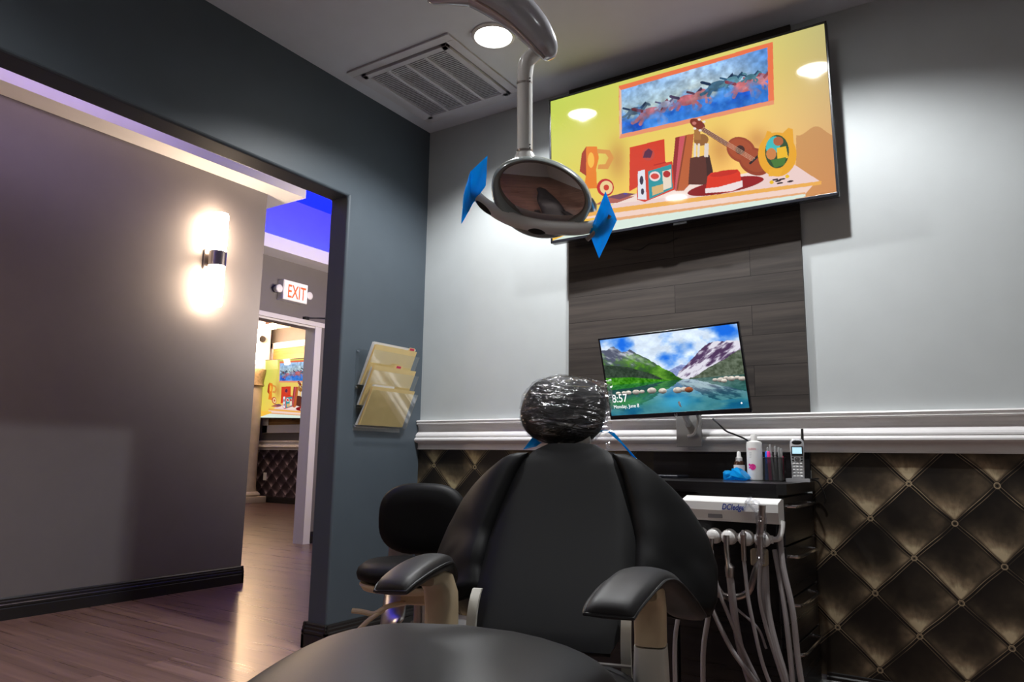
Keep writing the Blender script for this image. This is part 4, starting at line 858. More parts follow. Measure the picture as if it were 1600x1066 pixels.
# cordless phone
p0 = onz(1247, -0.14); px_, py_ = p0.x, p0.y
ph = thing('cordless_phone', 'silver cordless phone with black antenna standing in its charger on the desk', 'phone', (px_, py_, DZ))
ang = math.atan2(CP.y-py_, CP.x-px_)+math.pi/2; PF = Matrix.Translation((px_, py_, DZ)) @ Matrix.Rotation(ang*0.75, 4, 'Z') @ Matrix.Rotation(math.radians(-6), 4, 'X')
fr = lambda p: PF @ Vector(p)
G(lambda p: Matrix.Translation((px_, py_, DZ)) @ Matrix.Rotation(ang*0.75, 4, 'Z') @ Vector(p)).prism([(-0.042, -0.032), (0.042, -0.032), (0.034, 0.034), (-0.034, 0.034)], 'z', 0.0, 0.012).out('charger_base', M['silver'], ph)
g = G(fr); prof = []
for z, w_, t_ in ((0.008, 0.0225, 0.011), (0.05, 0.023, 0.012), (0.10, 0.024, 0.013), (0.135, 0.0265, 0.013), (0.152, 0.024, 0.011), (0.160, 0.017, 0.008)):
    prof.append([(w_*math.copysign(abs(math.cos(a))**0.6, math.cos(a)), t_*math.copysign(abs(math.sin(a))**0.7, math.sin(a)), z) for a in [2*math.pi*k/20 for k in range(20)]])
g.rings(prof).out('handset', M['silver'], ph, True)
G(fr).cyl((0.019, 0.006, 0.13), (0.0205, 0.006, 0.20), 0.006, 0.0045, 12).out('antenna', M['black'], ph, True)
G(fr).ball((0, -0.0115, 0.146), 0.018, 0.003, 0.0095).out('earpiece', M['black'], ph, True)
G(fr).box(-0.0205, 0.0205, -0.0145, -0.0118, 0.095, 0.131, 0.001).out('screen_surround', M['black'], ph)
G(fr).box(-0.0165, 0.0165, -0.0155, -0.0145, 0.103, 0.127).out('display', mat('lcd display', (0.5, 0.75, 0.85), 0.3, emit=(0.45, 0.75, 0.9), estr=0.6), ph)
g = G(fr)
for r in range(5):
    for c in range(3): G(fr).ball(((c-1)*0.0125, -0.0125, 0.020+r*0.0115), 0.0048, 0.0022, 0.0036, seg=10).out('key', M['white'], ph, True)
for a, b_ in ((-1, 0.088), (1, 0.088), (-1, 0.078), (1, 0.078)): G(fr).ball((a*0.0155, -0.013, b_), 0.004, 0.002, 0.003, seg=10).out('menu_button', M['black'], ph, True)
G(fr).lathe((0, -0.0125, 0.083), [(0.009, 0), (0.009, 0.003), (0.005, 0.004)], 20, axis=(0, -1, 0)).out('direction_ring', M['chrome'], ph, True)
tag(G().tube(crv([(px_+0.035, py_+0.03, DZ+0.01), (px_+0.06, py_+0.06, DZ+0.012), (2.005, -0.045, DZ+0.006), (2.03, -0.04, 0.805), (2.05, -0.03, 0.75), (2.045, -0.02, 0.72)], 24), 0.003, seg=8).out('phone_cord', M['black'], None, True), 'black cord leaving the phone charger over the end of the desk', 'cord')

# ------------------------------------------------------------------ dental delivery unit
DY = -0.60
du = thing('delivery_unit', 'white dental delivery head with handpiece holders and hanging hoses under the desk edge', 'dental unit', (1.87, DY, 0.6))
x0, x1 = 1.695, 2.012
pr = [(-0.607, 0.748), (-0.610, 0.744), (-0.613, 0.718), (-0.606, 0.690), (-0.600, 0.682), (-0.535, 0.678), (-0.535, 0.757), (-0.560, 0.760)]
g = G(); rsx = []
def unit_ring(x, ins=0.0): return [(x+(0.0 if z > 0.72 else 0.0), y, z) for y, z in pr]
rl = []
for x, k in ((x0+0.0, 0), (x1, 0)):
    rl.append([(x+(0.026 if (k == 0 and x < 1.8 and z < 0.70) else 0)+(0.0), y, z) for y, z in pr])
g.rings(rl).out('control_box', M['white'], du)
text('DCIedge', (1.832, DY-0.0136, 0.7215), (1, 0, 0), (0, 0.1, 1), 0.026, M['ink'], du, 'maker_lettering', 0.0003, sx=0.78, shear=0.25, bold=0.0006)
G().box(1.785, 1.832, DY-0.0115, DY+0.0, 0.692, 0.705, 0.001).out('gauge_window', M['greyink'], du)
G().box(1.78, 1.98, -0.545, -0.5135, 0.70, 0.745).out('mounting_bracket', M['black'], du)
bar = G().tube([(1.70, DY+0.02, 0.632), (1.985, DY+0.02, 0.632)], 0.013, seg=10); bar.tube(crv([(1.985, DY+0.02, 0.632), (2.005, DY+0.01, 0.638), (2.012, DY+0.02, 0.66), (2.014, DY+0.03, 0.69)], 10), 0.009, seg=10)
bar.out('holder_bar', M['white'], du, True)
G().box(1.915, 1.965, DY-0.0, DY+0.04, 0.548, 0.60, 0.006).out('hose_clamp', M['tan'], du)
hx = [1.705, 1.750, 1.798, 1.848, 1.903, 1.955]
for i, x in enumerate(hx):
    g = G().ball((x, DY-0.004, 0.632), 0.0245, 0.016, 0.0245, seg=20); g.lathe((x, DY+0.004, 0.632), [(0.024, 0), (0.026, 0.012), (0.02, 0.02)], 20, axis=(0, 1, 0)); g.out('holder', M['white'], du, True)
ends = {1: (1.742, 0.06), 2: (1.99, 0.05), 3: (1.97, 0.05), 4: (2.02, 0.06), 5: (2.03, 0.06)}
def hose(pts, r, m='offwhite'): return G().tube(crv(pts, 30), r, seg=10).out('hose', M[m], du, True)
for i, (bottom, top_, rr, nm) in enumerate(((0.590, 0.628, 0.008, 0), (0.590, 0.626, 0.008, 0), (0.520, 0.640, 0.010, 1), (0.565, 0.660, 0.008, 2), (0.575, 0.738, 0.014, 3))):
    x = hx[i+1]; g = G()
    if nm == 1: g.tube([(x, DY-0.024, top_), (x, DY-0.026, 0.60), (x+0.004, DY-0.026, 0.552), (x+0.008, DY-0.026, 0.54), (x+0.008, DY-0.026, bottom-0.01)], [0.010, 0.009, 0.009, 0.016, 0.014], 12)
    elif nm == 2: g.tube([(x, DY-0.026, top_), (x, DY-0.026, 0.645), (x, DY-0.026, 0.638), (x, DY-0.026, bottom)], [0.004, 0.011, 0.009, 0.008], 12)
    elif nm == 3: g.tube([(x+0.014, DY-0.035, 0.742), (x+0.010, DY-0.032, 0.70), (x, DY-0.026, 0.64), (x, DY-0.026, bottom)], [0.012, 0.011, 0.010, 0.008], 12)
    else: g.tube([(x, DY-0.024, top_), (x, DY-0.026, 0.60), (x, DY-0.026, bottom)], [0.009, 0.008, 0.006], 12)
    g.out('handpiece', M['nickel'], du, True)
hose([(1.750, DY-0.026, 0.592), (1.772, DY-0.03, 0.50), (1.79, DY-0.03, 0.42), (1.85, DY-0.02, 0.29), (1.92, DY-0.01, 0.20), (1.99, 0.0+DY, 0.10), (2.03, DY, 0.02)], 0.0075)
hose([(1.798, DY-0.026, 0.592), (1.815, DY-0.03, 0.48), (1.85, DY-0.02, 0.38), (1.90, DY, 0.25), (1.97, DY, 0.12), (2.01, DY, 0.02)], 0.006)
hose([(1.856, DY-0.026, 0.515), (1.862, DY-0.02, 0.42), (1.868, DY, 0.32), (1.885, DY+0.02, 0.22), (1.925, DY+0.02, 0.10), (1.94, DY+0.02, 0.02)], 0.012)
hose([(1.903, DY-0.026, 0.568), (1.912, DY-0.03, 0.46), (1.925, DY-0.03, 0.38), (1.95, DY-0.02, 0.25), (1.995, DY, 0.12), (2.02, DY, 0.02)], 0.006)
hose([(1.955, DY-0.026, 0.578), (1.948, DY-0.03, 0.47), (1.962, DY-0.02, 0.37), (2.0, DY, 0.22), (2.06, DY, 0.02)], 0.006)
hose([(1.955, DY+0.02, 0.55), (1.962, DY+0.0, 0.42), (1.985, DY, 0.30), (2.02, DY+0.01, 0.17), (2.04, DY+0.01, 0.02)], 0.013)
hose([(1.985, DY+0.03, 0.60), (2.005, DY+0.01, 0.50), (2.02, DY+0.0, 0.38), (2.03, DY, 0.22), (2.035, DY, 0.02)], 0.008)
hose([(2.005, DY+0.03, 0.64), (2.015, DY+0.01, 0.55), (2.04, DY, 0.42), (2.052, DY, 0.25), (2.085, DY, 0.02)], 0.009)
hose([(1.778, DY+0.03, 0.61), (1.776, DY+0.02, 0.50), (1.770, DY+0.01, 0.38), (1.752, DY, 0.25), (1.748, DY, 0.02)], 0.0085)
hose([(1.76, DY+0.02, 0.60), (1.80, DY+0.0, 0.49), (1.86, DY-0.01, 0.42), (1.93, DY, 0.36), (1.955, DY, 0.30)], 0.004)
hose([(1.70, DY+0.01, 0.50), (1.67, DY, 0.36), (1.655, DY, 0.25), (1.655, DY, 0.02)], 0.0075)
G().tube(crv([(1.768, DY-0.0, 0.485), (1.80, DY-0.005, 0.452), (1.86, DY-0.005, 0.445), (1.905, DY, 0.465), (1.93, DY, 0.53), (1.94, DY+0.01, 0.56)], 20), 0.011, seg=10).out('suction_loop', M['nickel'], du, True)
# clear sleeve over the box and syringe
g = G(); rs = []
for i, (a, b_, w_) in enumerate((((1.915), 0.732, 0.006), (1.928, 0.755, 0.014), (1.945, 0.742, 0.020), (1.962, 0.715, 0.022), (1.963, 0.68, 0.018), (1.958, 0.62, 0.018), (1.957, 0.56, 0.010))):
    rs.append([(a+w_*math.cos(t)*0.8+0.004*math.sin(5*t+i), DY-0.030+0.015*math.sin(t), b_+(0.012 if i < 3 else 0)*math.sin(t*1.0)+0.003*math.sin(7*t+i*2)) for t in [2*math.pi*k/16 for k in range(16)]])
g.rings(rs); g.out('clear_sleeve', M['wrap'], du, True, 80)

# ------------------------------------------------------------------ wall file holder with three tiers of folders
fh = thing('wall_file_holder', 'clear acrylic three-tier file holder screwed to the dark wall by the corner', 'file holder', (0, -0.34, 1.0))
y0, y1 = -0.505, -0.165
G().box(0.001, 0.005, y0, y1, 1.0, 1.405, 0.001).out('backplate', M['acrylic'], fh)
tiers = [1.028, 1.125, 1.225]
for k, z in enumerate(tiers):
    g = G(); A_ = [(0.010, z-0.012), (0.045, z-0.014), (0.125, z+0.165), (0.122, z+0.166), (0.043, z-0.010), (0.010, z-0.009)]
    g.prism([(a, b_) for a, b_ in A_], 'y', y0+0.004, y1-0.004); g.out('pocket', M['acrylic'], fh)
for (yy, zz) in ((-0.495, 1.39), (-0.495, 1.21), (-0.495, 1.02)): G().lathe((0.006, yy, zz), [(0.006, 0), (0.005, 0.004)], 12, axis=(1, 0, 0)).out('screw', M['chrome'], fh, True)
def folder(z, off, hgt, m, lb, nm='file_folder', tab=None, sk=0.0, yy=(y0+0.012, y1-0.012)):
    f = thing(nm, lb, 'folder' if nm == 'file_folder' else 'paper', (0.03, -0.34, z), 0, 'folders and papers in the wall file holder')
    sl = (0.125-0.045)/0.179; t = 0.0022
    def Q(y, s, o): return (0.030-off+s*sl*0.95+o, y, z+s)
    g = G()
    for o in (0.0, -0.006):
        w0, w1 = yy; n = 8; grid = []
        V = [Q(w0, 0.0, o), Q(w1, 0.0, o), Q(w1, hgt, o*1.6), Q(w0+sk, hgt, o*1.6)]; V += [(a-t*0.4, b_, c) for a, b_, c in V]
        g.add(V, [(0, 1, 2, 3), (4, 5, 6, 7), (0, 1, 5, 4), (1, 2, 6, 5), (2, 3, 7, 6), (3, 0, 4, 7)])
    g.out('card', m, f)
    if tab:
        a, b_ = tab; V = [Q(a, hgt-0.001, -0.008), Q(b_, hgt-0.001, -0.008), Q(b_-0.008, hgt+0.016, -0.008), Q(a+0.008, hgt+0.016, -0.008)]; V += [(q[0]-0.001, q[1], q[2]) for q in V]
        G().add(V, [(0, 1, 2, 3), (4, 5, 6, 7), (0, 1, 5, 4), (1, 2, 6, 5), (2, 3, 7, 6), (3, 0, 4, 7)]).out('tab', m, f)
        c0 = (a+b_)/2; V = [Q(c0-0.016, hgt+0.002, -0.0068), Q(c0+0.016, hgt+0.002, -0.0068), Q(c0+0.016, hgt+0.013, -0.0068), Q(c0-0.016, hgt+0.013, -0.0068)]; V += [(q[0]-0.0004, q[1], q[2]) for q in V]
        G().add(V, [(0, 1, 2, 3), (4, 5, 6, 7), (0, 1, 5, 4), (1, 2, 6, 5), (2, 3, 7, 6), (3, 0, 4, 7)]).out('sticker', M['redlabel'], f)
    return f
folder(tiers[0], 0.000, 0.185, M['manila'], 'manila folder filling the lowest pocket of the wall file holder', sk=0.008)
folder(tiers[0], 0.012, 0.196, M['paper'], 'white paper sticking up behind the lowest folder', 'paper_sheet', sk=0.03, yy=(y0+0.006, y1-0.16))
folder(tiers[1], 0.000, 0.192, M['manila'], 'manila folder with red sticker in the middle pocket', tab=(-0.345, -0.27), sk=0.008)
folder(tiers[1], 0.012, 0.184, M['paper'], 'white paper edge behind the middle folder', 'paper_sheet', sk=0.01)
folder(tiers[2], 0.000, 0.195, M['manila'], 'manila folder with red sticker in the top pocket', tab=(-0.24, -0.185), sk=0.012)
folder(tiers[2], 0.014, 0.208, M['paper'], 'white papers standing highest in the top pocket', 'paper_sheet', sk=0.004)
# ------------------------------------------------------------------ treatment chair
ch = thing('dental_chair', 'black dental treatment chair with wrapped headrest and beige arm posts, seen from its foot', 'dental chair', (1.64, -1.43, 0), math.radians(17.26))
F = frame(ch)
def vz(v): return 0.43+(0.925-0.43)*v
def backy(v): return -0.03+0.36*v+0.03*math.sin(math.pi*v)
def push(x): return 3.4*max(0, abs(x)-0.13)**2
seam = [(0, 0.165), (0.08, 0.19), (0.25, 0.208), (0.46, 0.205), (0.63, 0.185), (0.80, 0.160), (0.92, 0.135), (0.97, 0.11), (1.0, 0.07)]
outer = [(0.0, 0.30), (0.04, 0.345), (0.10, 0.385), (0.15, 0.398), (0.29, 0.400), (0.46, 0.372), (0.63, 0.322), (0.72, 0.285), (0.80, 0.245), (0.88, 0.20), (0.95, 0.145), (1.0, 0.10)]
# centre panel
m_, n_ = 30, 17; grid = []
for i in range(m_):
    v = i/(m_-1); w_ = lerp(seam, v); row = []
    for j in range(n_):
        x = -w_+2*w_*j/(n_-1); zz = vz(v)-0.02*(abs(x)/0.2)**2*(1 if v > 0.9 else 0)
        row.append(F((x, backy(v)+push(x)-0.012, zz)))
    grid.append(row)
g = G(); e = shell(g, grid, -0.06, -0.012) ; g.out('backrest', M['vinyl'], ch, True, 60)
# wings, creased near the bottom
for sgn in (-1, 1):
    grid = []; m2, n2 = 34, 18
    for i in range(m2):
        b_ = i/(m2-1); v = 0.93-0.83*b_; wi, wo = lerp(seam, v)-0.004, lerp(outer, v); row = []
        for j in range(n2):
            a = j/(n2-1); x = wi+(wo-wi)*a; vv = v+0.10*(1-a)*b_**3-(0.02*math.sin(a*math.pi))*b_
            q = noise.noise(Vector((x*9*sgn, vv*7, 3.1*sgn)))*0.030*max(0, b_-0.3)+0.010*math.sin(38*vv+19*a)*max(0, b_-0.62)*2*math.sin(math.pi*a)
            row.append(F((sgn*x, backy(vv)+push(x)+q, vz(vv))))
        grid.append(row)
    g = G(); e = shell(g, grid, 0.045*(1 if sgn > 0 else -1)*-1, -0.012*sgn*-1*-1)
    wg = g.out('wing', M['vinyl'], ch, True, 60)
    pts = [grid[i][-1] for i in range(m2)]+[grid[-1][j] for j in range(n2-2, -1, -1)]
    G().tube(pts, 0.0045, seg=8).out('piping', M['vinyl'], wg, True)
    G().tube([grid[i][0]+ (F((0, -0.004, 0))-F((0, 0, 0))) for i in range(m2)], 0.002, seg=8).out('seam', M['vinyl'], wg, True)
# plastic shell behind and hinge strip at the foot of the back
g = G(); rs = []
for v in (0.0, 0.3, 0.6, 0.95):
    w_ = lerp(seam, v)*1.0; rs.append([F(p) for p in ((-w_, backy(v)+0.07, vz(v)), (w_, backy(v)+0.07, vz(v)), (w_*0.8, backy(v)+0.13, vz(v)-0.01), (-w_*0.8, backy(v)+0.13, vz(v)-0.01))])
g.rings(rs).out('back_shell', M['black'], ch)
G(F).box(-0.22, 0.22, -0.10, -0.085, 0.418, 0.422).out('hinge_strip', M['nickel'], ch)
for x in (-0.05, 0.05): G(F).cyl((x, -0.10, 0.418), (x, -0.10, 0.44), 0.005, seg=10).out('hinge_pin', M['chrome'], ch, True)
# neck bracket, headrest and its clear wrap
G(F).box(-0.05, 0.05, 0.36, 0.385, 0.86, 1.0, 0.004).out('headrest_bracket', M['cream'], ch)
hc = Vector((-0.043, 0.415, 1.030)); HM = Matrix.Rotation(math.radians(-28), 3, 'X') @ Matrix.Rotation(math.radians(8), 3, 'Y')
hd = G(F).ball(hc, 0.136, 0.062, 0.118, 32, HM, 0.82).out('headrest', M['vinyl'], ch, True, 80)
g = G(F); rs = []; K = 44
for i in range(1, 22):
    a = math.pi*i/22; ring = []
    for k in range(K):
        b_ = 2*math.pi*k/K; p = Vector((math.sin(a)*math.copysign(abs(math.cos(b_))**0.8, math.cos(b_))*0.139, math.sin(a)*math.copysign(abs(math.sin(b_))**0.8, math.sin(b_))*0.066, math.copysign(abs(math.cos(a))**0.8, math.cos(a))*0.121))
        q = noise.noise(p*22)*0.006+noise.noise(p*55+Vector((3, 1, 2)))*0.004+abs(noise.noise(Vector((p.x*14, p.y*8, p.z*50))))*0.006
        p = p*(1+q/0.12)
        cx_ = max(0, p.x/0.139)*max(0, p.z/0.121); p += Vector((0.05*cx_**2.0*1.6, 0, 0.03*cx_**2.0*1.4))   # loose corner of the bag, upper right
        if p.x > 0.06: p.x += 0.004*min(1, (p.x-0.06)/0.05); 
        if p.x < -0.09 and p.z > 0.0: p.x -= 0.010*abs(math.sin(p.z*60))
        ring.append(hc+HM @ p)
    rs.append(ring)
g.rings(rs).out('clear_wrap', M['wrap'], hd, True, 80)
g = G(F); t_ = []
for k in range(20):
    a = k/19; t_.append([(-0.09+0.17*a, 0.345+0.02*math.sin(a*9), 0.925-0.015*math.sin(a*math.pi)+0.006*math.sin(a*31)), (-0.09+0.18*a, 0.36, 0.948-0.012*math.sin(a*math.pi)+0.004*math.sin(a*23))])
V = [q for r in t_ for q in r]; g.add(V, [(2*k, 2*k+1, 2*k+3, 2*k+2) for k in range(19)]); g.out('wrap_tail', M['wrap'], hd, True, 80)
g = G(F); V = []
for k in range(12):
    a = k/11; V += [(0.092+0.008*math.sin(a*7), 0.40-0.02*a, 1.12-0.21*a), (0.108+0.005*math.sin(a*11), 0.41-0.01*a, 1.125-0.22*a)]
g.add(V, [(2*k, 2*k+1, 2*k+3, 2*k+2) for k in range(11)]); g.out('wrap_edge', M['wrap'], hd, True, 80)
# blue bib strap ends hanging behind the headrest
bs = thing('bib_strap', 'bright blue film strip hanging behind the headrest over both shoulders of the chair', 'strap', tuple(F((0, 0.42, 0.94))))
g = G(F); V = [(-0.10, 0.425, 0.99), (-0.075, 0.425, 0.955), (-0.13, 0.405, 0.915), (-0.17, 0.40, 0.905), (-0.135, 0.415, 0.955)]; g.rings([V, [(a, b_+0.004, c) for a, b_, c in V]]).out('left_tail', M['bluefilm'], bs)
g = G(F); V = [(0.085, 0.425, 0.97), (0.11, 0.425, 0.955), (0.175, 0.40, 0.885), (0.20, 0.395, 0.865), (0.165, 0.40, 0.905), (0.115, 0.42, 0.96)]; g.rings([V, [(a, b_+0.004, c) for a, b_, c in V]]).out('right_tail', M['bluefilm'], bs)
G(F).tube([(-0.085, 0.43, 0.972), (0.0, 0.435, 0.965), (0.095, 0.43, 0.965)], 0.004, seg=6).out('neck_band', M['bluefilm'], bs)

# arm pads and posts
def armset(sgn):
    xs = sgn*0.247
    # flat wedge cushion: squared tip towards the foot of the chair, back end folding down into the wing
    if sgn > 0: path = [(-0.33, 0.590, 0.048, 0.205), (-0.30, 0.606, 0.052, 0.212), (-0.22, 0.628, 0.055, 0.232), (-0.13, 0.636, 0.052, 0.252), (-0.05, 0.622, 0.050, 0.275), (0.03, 0.575, 0.050, 0.305), (0.08, 0.535, 0.045, 0.33), (0.13, 0.515, 0.03, 0.35)]
    else: path = [(-0.29, 0.600, 0.044, -0.285), (-0.26, 0.614, 0.050, -0.282), (-0.18, 0.632, 0.053, -0.272), (-0.10, 0.638, 0.052, -0.265), (-0.03, 0.622, 0.050, -0.275), (0.04, 0.580, 0.050, -0.295), (0.09, 0.545, 0.045, -0.32), (0.13, 0.52, 0.03, -0.34)]
    grid = []
    P1 = crv([(a, b_, c) for a, b_, c, d in path], 28); P2 = crv([(d, 0, 0) for a, b_, c, d in path], 28)
    for q, q2 in zip(P1, P2):
        row = []
        for j in range(11):
            a = -1+2*j/10; row.append(F((q2.x+a*q.z, q.x+0.012*a*sgn, q.y-0.016-0.004*a*sgn)))
        grid.append(row)
    g = G(); shell(g, [r[::-1] for r in grid], 0.024, 0.022); pd = g.out('arm_pad', M['vinyl_grey'], ch, True, 60)
    G().tube([r[0] for r in grid]+[grid[-1][j] for j in range(1, 11)]+[r[-1] for r in grid[-2::-1]]+[grid[0][j] for j in range(9, 0, -1)], 0.0032, seg=6, loop=True).out('piping', M['vinyl_grey'], pd, True)
    # tan elbow over a cream post
    def sec(y, z, w_, d_, tilt): # rounded section
        R_ = Matrix.Rotation(tilt, 3, 'X'); out = []
        for k in range(20):
            a = 2*math.pi*k/20; p = Vector((w_*math.copysign(abs(math.cos(a))**0.55, math.cos(a)), d_*math.copysign(abs(math.sin(a))**0.55, math.sin(a)), 0)); p = R_ @ p
            out.append(F((xs+sgn*0.012+p.x, y+p.y, z+p.z)))
        return out
    G().rings([sec(-0.16, 0.588, 0.026, 0.012, 1.45), sec(-0.11, 0.590, 0.033, 0.020, 1.2), sec(-0.065, 0.570, 0.036, 0.032, 0.8), sec(-0.04, 0.53, 0.037, 0.042, 0.35), sec(-0.035, 0.485, 0.036, 0.046, 0.1), sec(-0.035, 0.462, 0.036, 0.046, 0.0)]).out('arm_elbow', M['beige'], ch, True, 50)
    G().rings([sec(-0.035, 0.458, 0.037, 0.047, 0), sec(-0.035, 0.36, 0.041, 0.052, 0), sec(-0.03, 0.22, 0.044, 0.055, 0), sec(-0.03, 0.15, 0.044, 0.055, 0)]).out('arm_post', M['cream'], ch, True, 50)
    # curved guard between post and back
    g = G(F); rs = []
    for k in range(13):
        a = math.radians(-62+124*k/12); rr = 0.115; xc = xs-sgn*(0.055); w0 = 0.004
        y_ = 0.055-0.0-rr*math.cos(a)*0.75; z_ = 0.445+rr*math.sin(a)
        rs.append([(xc-w0, y_, z_), (xc+w0+0.016, y_, z_), (xc+w0+0.016, y_+0.012, z_), (xc-w0, y_+0.012, z_)])
    g.rings(rs); g.out('hinge_guard', M['cream'], ch, True, 40)
armset(1); armset(-1)
# seat and leg pad: one long upholstered cushion with knee contour
prof = [(-1.75, 0.50, 0.15), (-1.45, 0.560, 0.17), (-1.15, 0.600, 0.195), (-0.95, 0.622, 0.215), (-0.78, 0.626, 0.232), (-0.66, 0.612, 0.242), (-0.56, 0.572, 0.245), (-0.45, 0.510, 0.245), (-0.3, 0.465, 0.255), (-0.12, 0.43, 0.245), (-0.04, 0.42, 0.235)]
pp = crv(prof, 46); rs = []
sh_x = 0.022
for i, q in enumerate(pp):
    ring = []; t = i/(len(pp)-1); endr = min(1, (t/0.06))**0.5 if t < 0.06 else 1
    for k in range(32):
        a = 2*math.pi*k/32; ca, sa = math.cos(a), math.sin(a)
        xx = q.z*endr*math.copysign(abs(ca)**0.62, ca); up_ = math.copysign(abs(sa)**0.75, sa)
        zc = q.y-0.05; hgt = 0.05 if up_ > 0 else 0.045
        crown = -0.030*(xx/0.28)**2
        ring.append(F((xx+sh_x*min(1, -q.x), q.x, zc+hgt*up_*(0.7 if endr < 1 else 1)+crown)))
    rs.append(ring)
G().rings(rs).out('seat_cushion', M['vinyl_grey'], ch, True, 60)
g = G(F); rs = []
for y_, z_, w_ in ((-1.5, 0.45, 0.15), (-1.0, 0.50, 0.20), (-0.7, 0.48, 0.22), (-0.3, 0.38, 0.20), (0.0, 0.34, 0.20)):
    rs.append([(-w_, y_, z_), (w_, y_, z_), (w_*0.8, y_, z_-0.05), (-w_*0.8, y_, z_-0.05)])
g.rings(rs).out('seat_frame', M['cream'], ch)
G(F).box(-0.33, 0.33, -0.08, 0.02, 0.24, 0.30, 0.01).out('arm_bracket', M['cream'], ch)
G(F).box(-0.14, 0.14, -0.55, 0.05, 0.08, 0.34, 0.02).out('lift_housing', M['black'], ch)
G(F).prism([(-0.22, -0.75), (0.22, -0.75), (0.26, -0.3), (0.22, 0.28), (-0.22, 0.28), (-0.26, -0.3)], 'z', 0.0, 0.08).out('floor_base', M['black'], ch)

# ------------------------------------------------------------------ assistant's stool behind the chair on the left
st = thing('stool', 'black round-backed operator stool with beige levers between the chair and dark wall', 'stool', (0.80, -0.95, 0), math.radians(25))
F = frame(st)
def oval(w_, h_, n=40, e=0.72): return [(w_*math.copysign(abs(math.cos(a))**e, math.cos(a)), h_*math.copysign(abs(math.sin(a))**e, math.sin(a))) for a in [2*math.pi*k/n for k in range(n)]]
g = G(F); rs = []
for s, d_ in ((0.05, -0.030), (0.45, -0.034), (0.8, -0.030), (0.95, -0.020), (1.0, 0.0), (0.97, 0.018), (0.85, 0.028), (0.05, 0.030)):
    rs.append([(x*s-0.02, 0.155+d_+0.25*(x*s)**2*-1+0.03, 0.638+z*s) for x, z in oval(0.178, 0.138)])
g.rings(rs).out('backrest', M['vinyl'], st, True, 60)
g = G(F); rs = []
for s, d_ in ((0.05, 0.012), (0.5, 0.012), (0.85, 0.004), (0.97, -0.014), (1.0, -0.032), (0.97, -0.050), (0.8, -0.060), (0.05, -0.062)):
    rs.append([(x*s, -0.03+y_*s, 0.502+d_) for x, y_ in oval(0.190, 0.175, e=0.85)])
g.rings(rs).out('seat', M['vinyl'], st, True, 60)
g = G(F); rs = []
for s, z_ in ((0.97, 0.440), (0.99, 0.432), (0.92, 0.415), (0.5, 0.400)): rs.append([(x*s, -0.03+y_*s, z_) for x, y_ in oval(0.180, 0.165, e=0.85)])
g.rings(rs).out('seat_pan', M['beige'], st, True, 60)
G(F).box(-0.02, 0.10, -0.09, 0.03, 0.365, 0.405, 0.01).out('mechanism', M['beige'], st)
G(F).cyl((0.04, -0.03, 0.28), (0.04, -0.03, 0.37), 0.024).out('piston_sleeve', M['nickel'], st, True)
G(F).cyl((0.04, -0.03, 0.09), (0.04, -0.03, 0.30), 0.034).out('gas_column', M['nickel'], st, True)
G(F).tube(crv([(0.0, -0.10, 0.375), (-0.05, -0.14, 0.368), (-0.09, -0.15, 0.345), (-0.13, -0.16, 0.352), (-0.165, -0.165, 0.355)], 14), 0.012, seg=10, flat=0.7).out('lever', M['beige'], st, True)
G(F).tube(crv([(-0.06, -0.14, 0.358), (-0.10, -0.165, 0.330), (-0.13, -0.18, 0.30), (-0.145, -0.185, 0.282)], 12), 0.011, seg=10, flat=0.7).out('lever', M['beige'], st, True)
G(F).tube(crv([(-0.115, 0.20, 0.66), (-0.115, 0.215, 0.54), (-0.115, 0.20, 0.40), (-0.115, 0.16, 0.30), (-0.10, 0.09, 0.23), (-0.03, 0.02, 0.20), (0.03, -0.02, 0.19)], 24), 0.050, seg=20, flat=0.35, up=(0.05, 1, 0.3)).out('back_bar', M['nickel'], st, True)
for k in range(5):
    a = 2*math.pi*k/5+0.4; c, s = math.cos(a), math.sin(a)
    lg = G(F).tube([(0.04, -0.03, 0.10), (0.04+0.14*c, -0.03+0.14*s, 0.095), (0.04+0.26*c, -0.03+0.26*s, 0.07)], [0.026, 0.022, 0.016], seg=10, flat=0.8).out('leg', M['nickel'], st, True)
    cx_, cy_ = 0.04+0.26*c, -0.03+0.26*s
    G(F).cyl((cx_-0.012*s, cy_+0.012*c, 0.027), (cx_+0.012*s, cy_-0.012*c, 0.027), 0.027).out('caster', M['black'], lg, True)
# ------------------------------------------------------------------ overhead treatment lamp
LD = 2.06
lc = dep(846, 303, LD); camr = R3 @ Vector((1, 0, 0)); camu = R3 @ Vector((0, 1, 0)); camn = R3 @ Vector((0, 0, 1))
th = math.radians(-19); lx = camr*math.cos(th)+camu*math.sin(th); ly = -camr*math.sin(th)+camu*math.cos(th); lz = camn
# the head leans: its face looks down and towards the patient
tl = math.radians(-24); ly, lz = ly*math.cos(tl)+lz*math.sin(tl)*-1, lz*math.cos(tl)+ly*math.sin(tl)
px1 = LD/FPX   # metres per photograph pixel at the lamp's distance
Lp = lambda p: lc+lx*(p[0]*px1)+ly*(p[1]*px1)+lz*(p[2]*px1)
ol = thing('examination_lamp', 'silver grey dental examination lamp with smoked oval mirror hanging over the chair', 'exam lamp', tuple(lc))
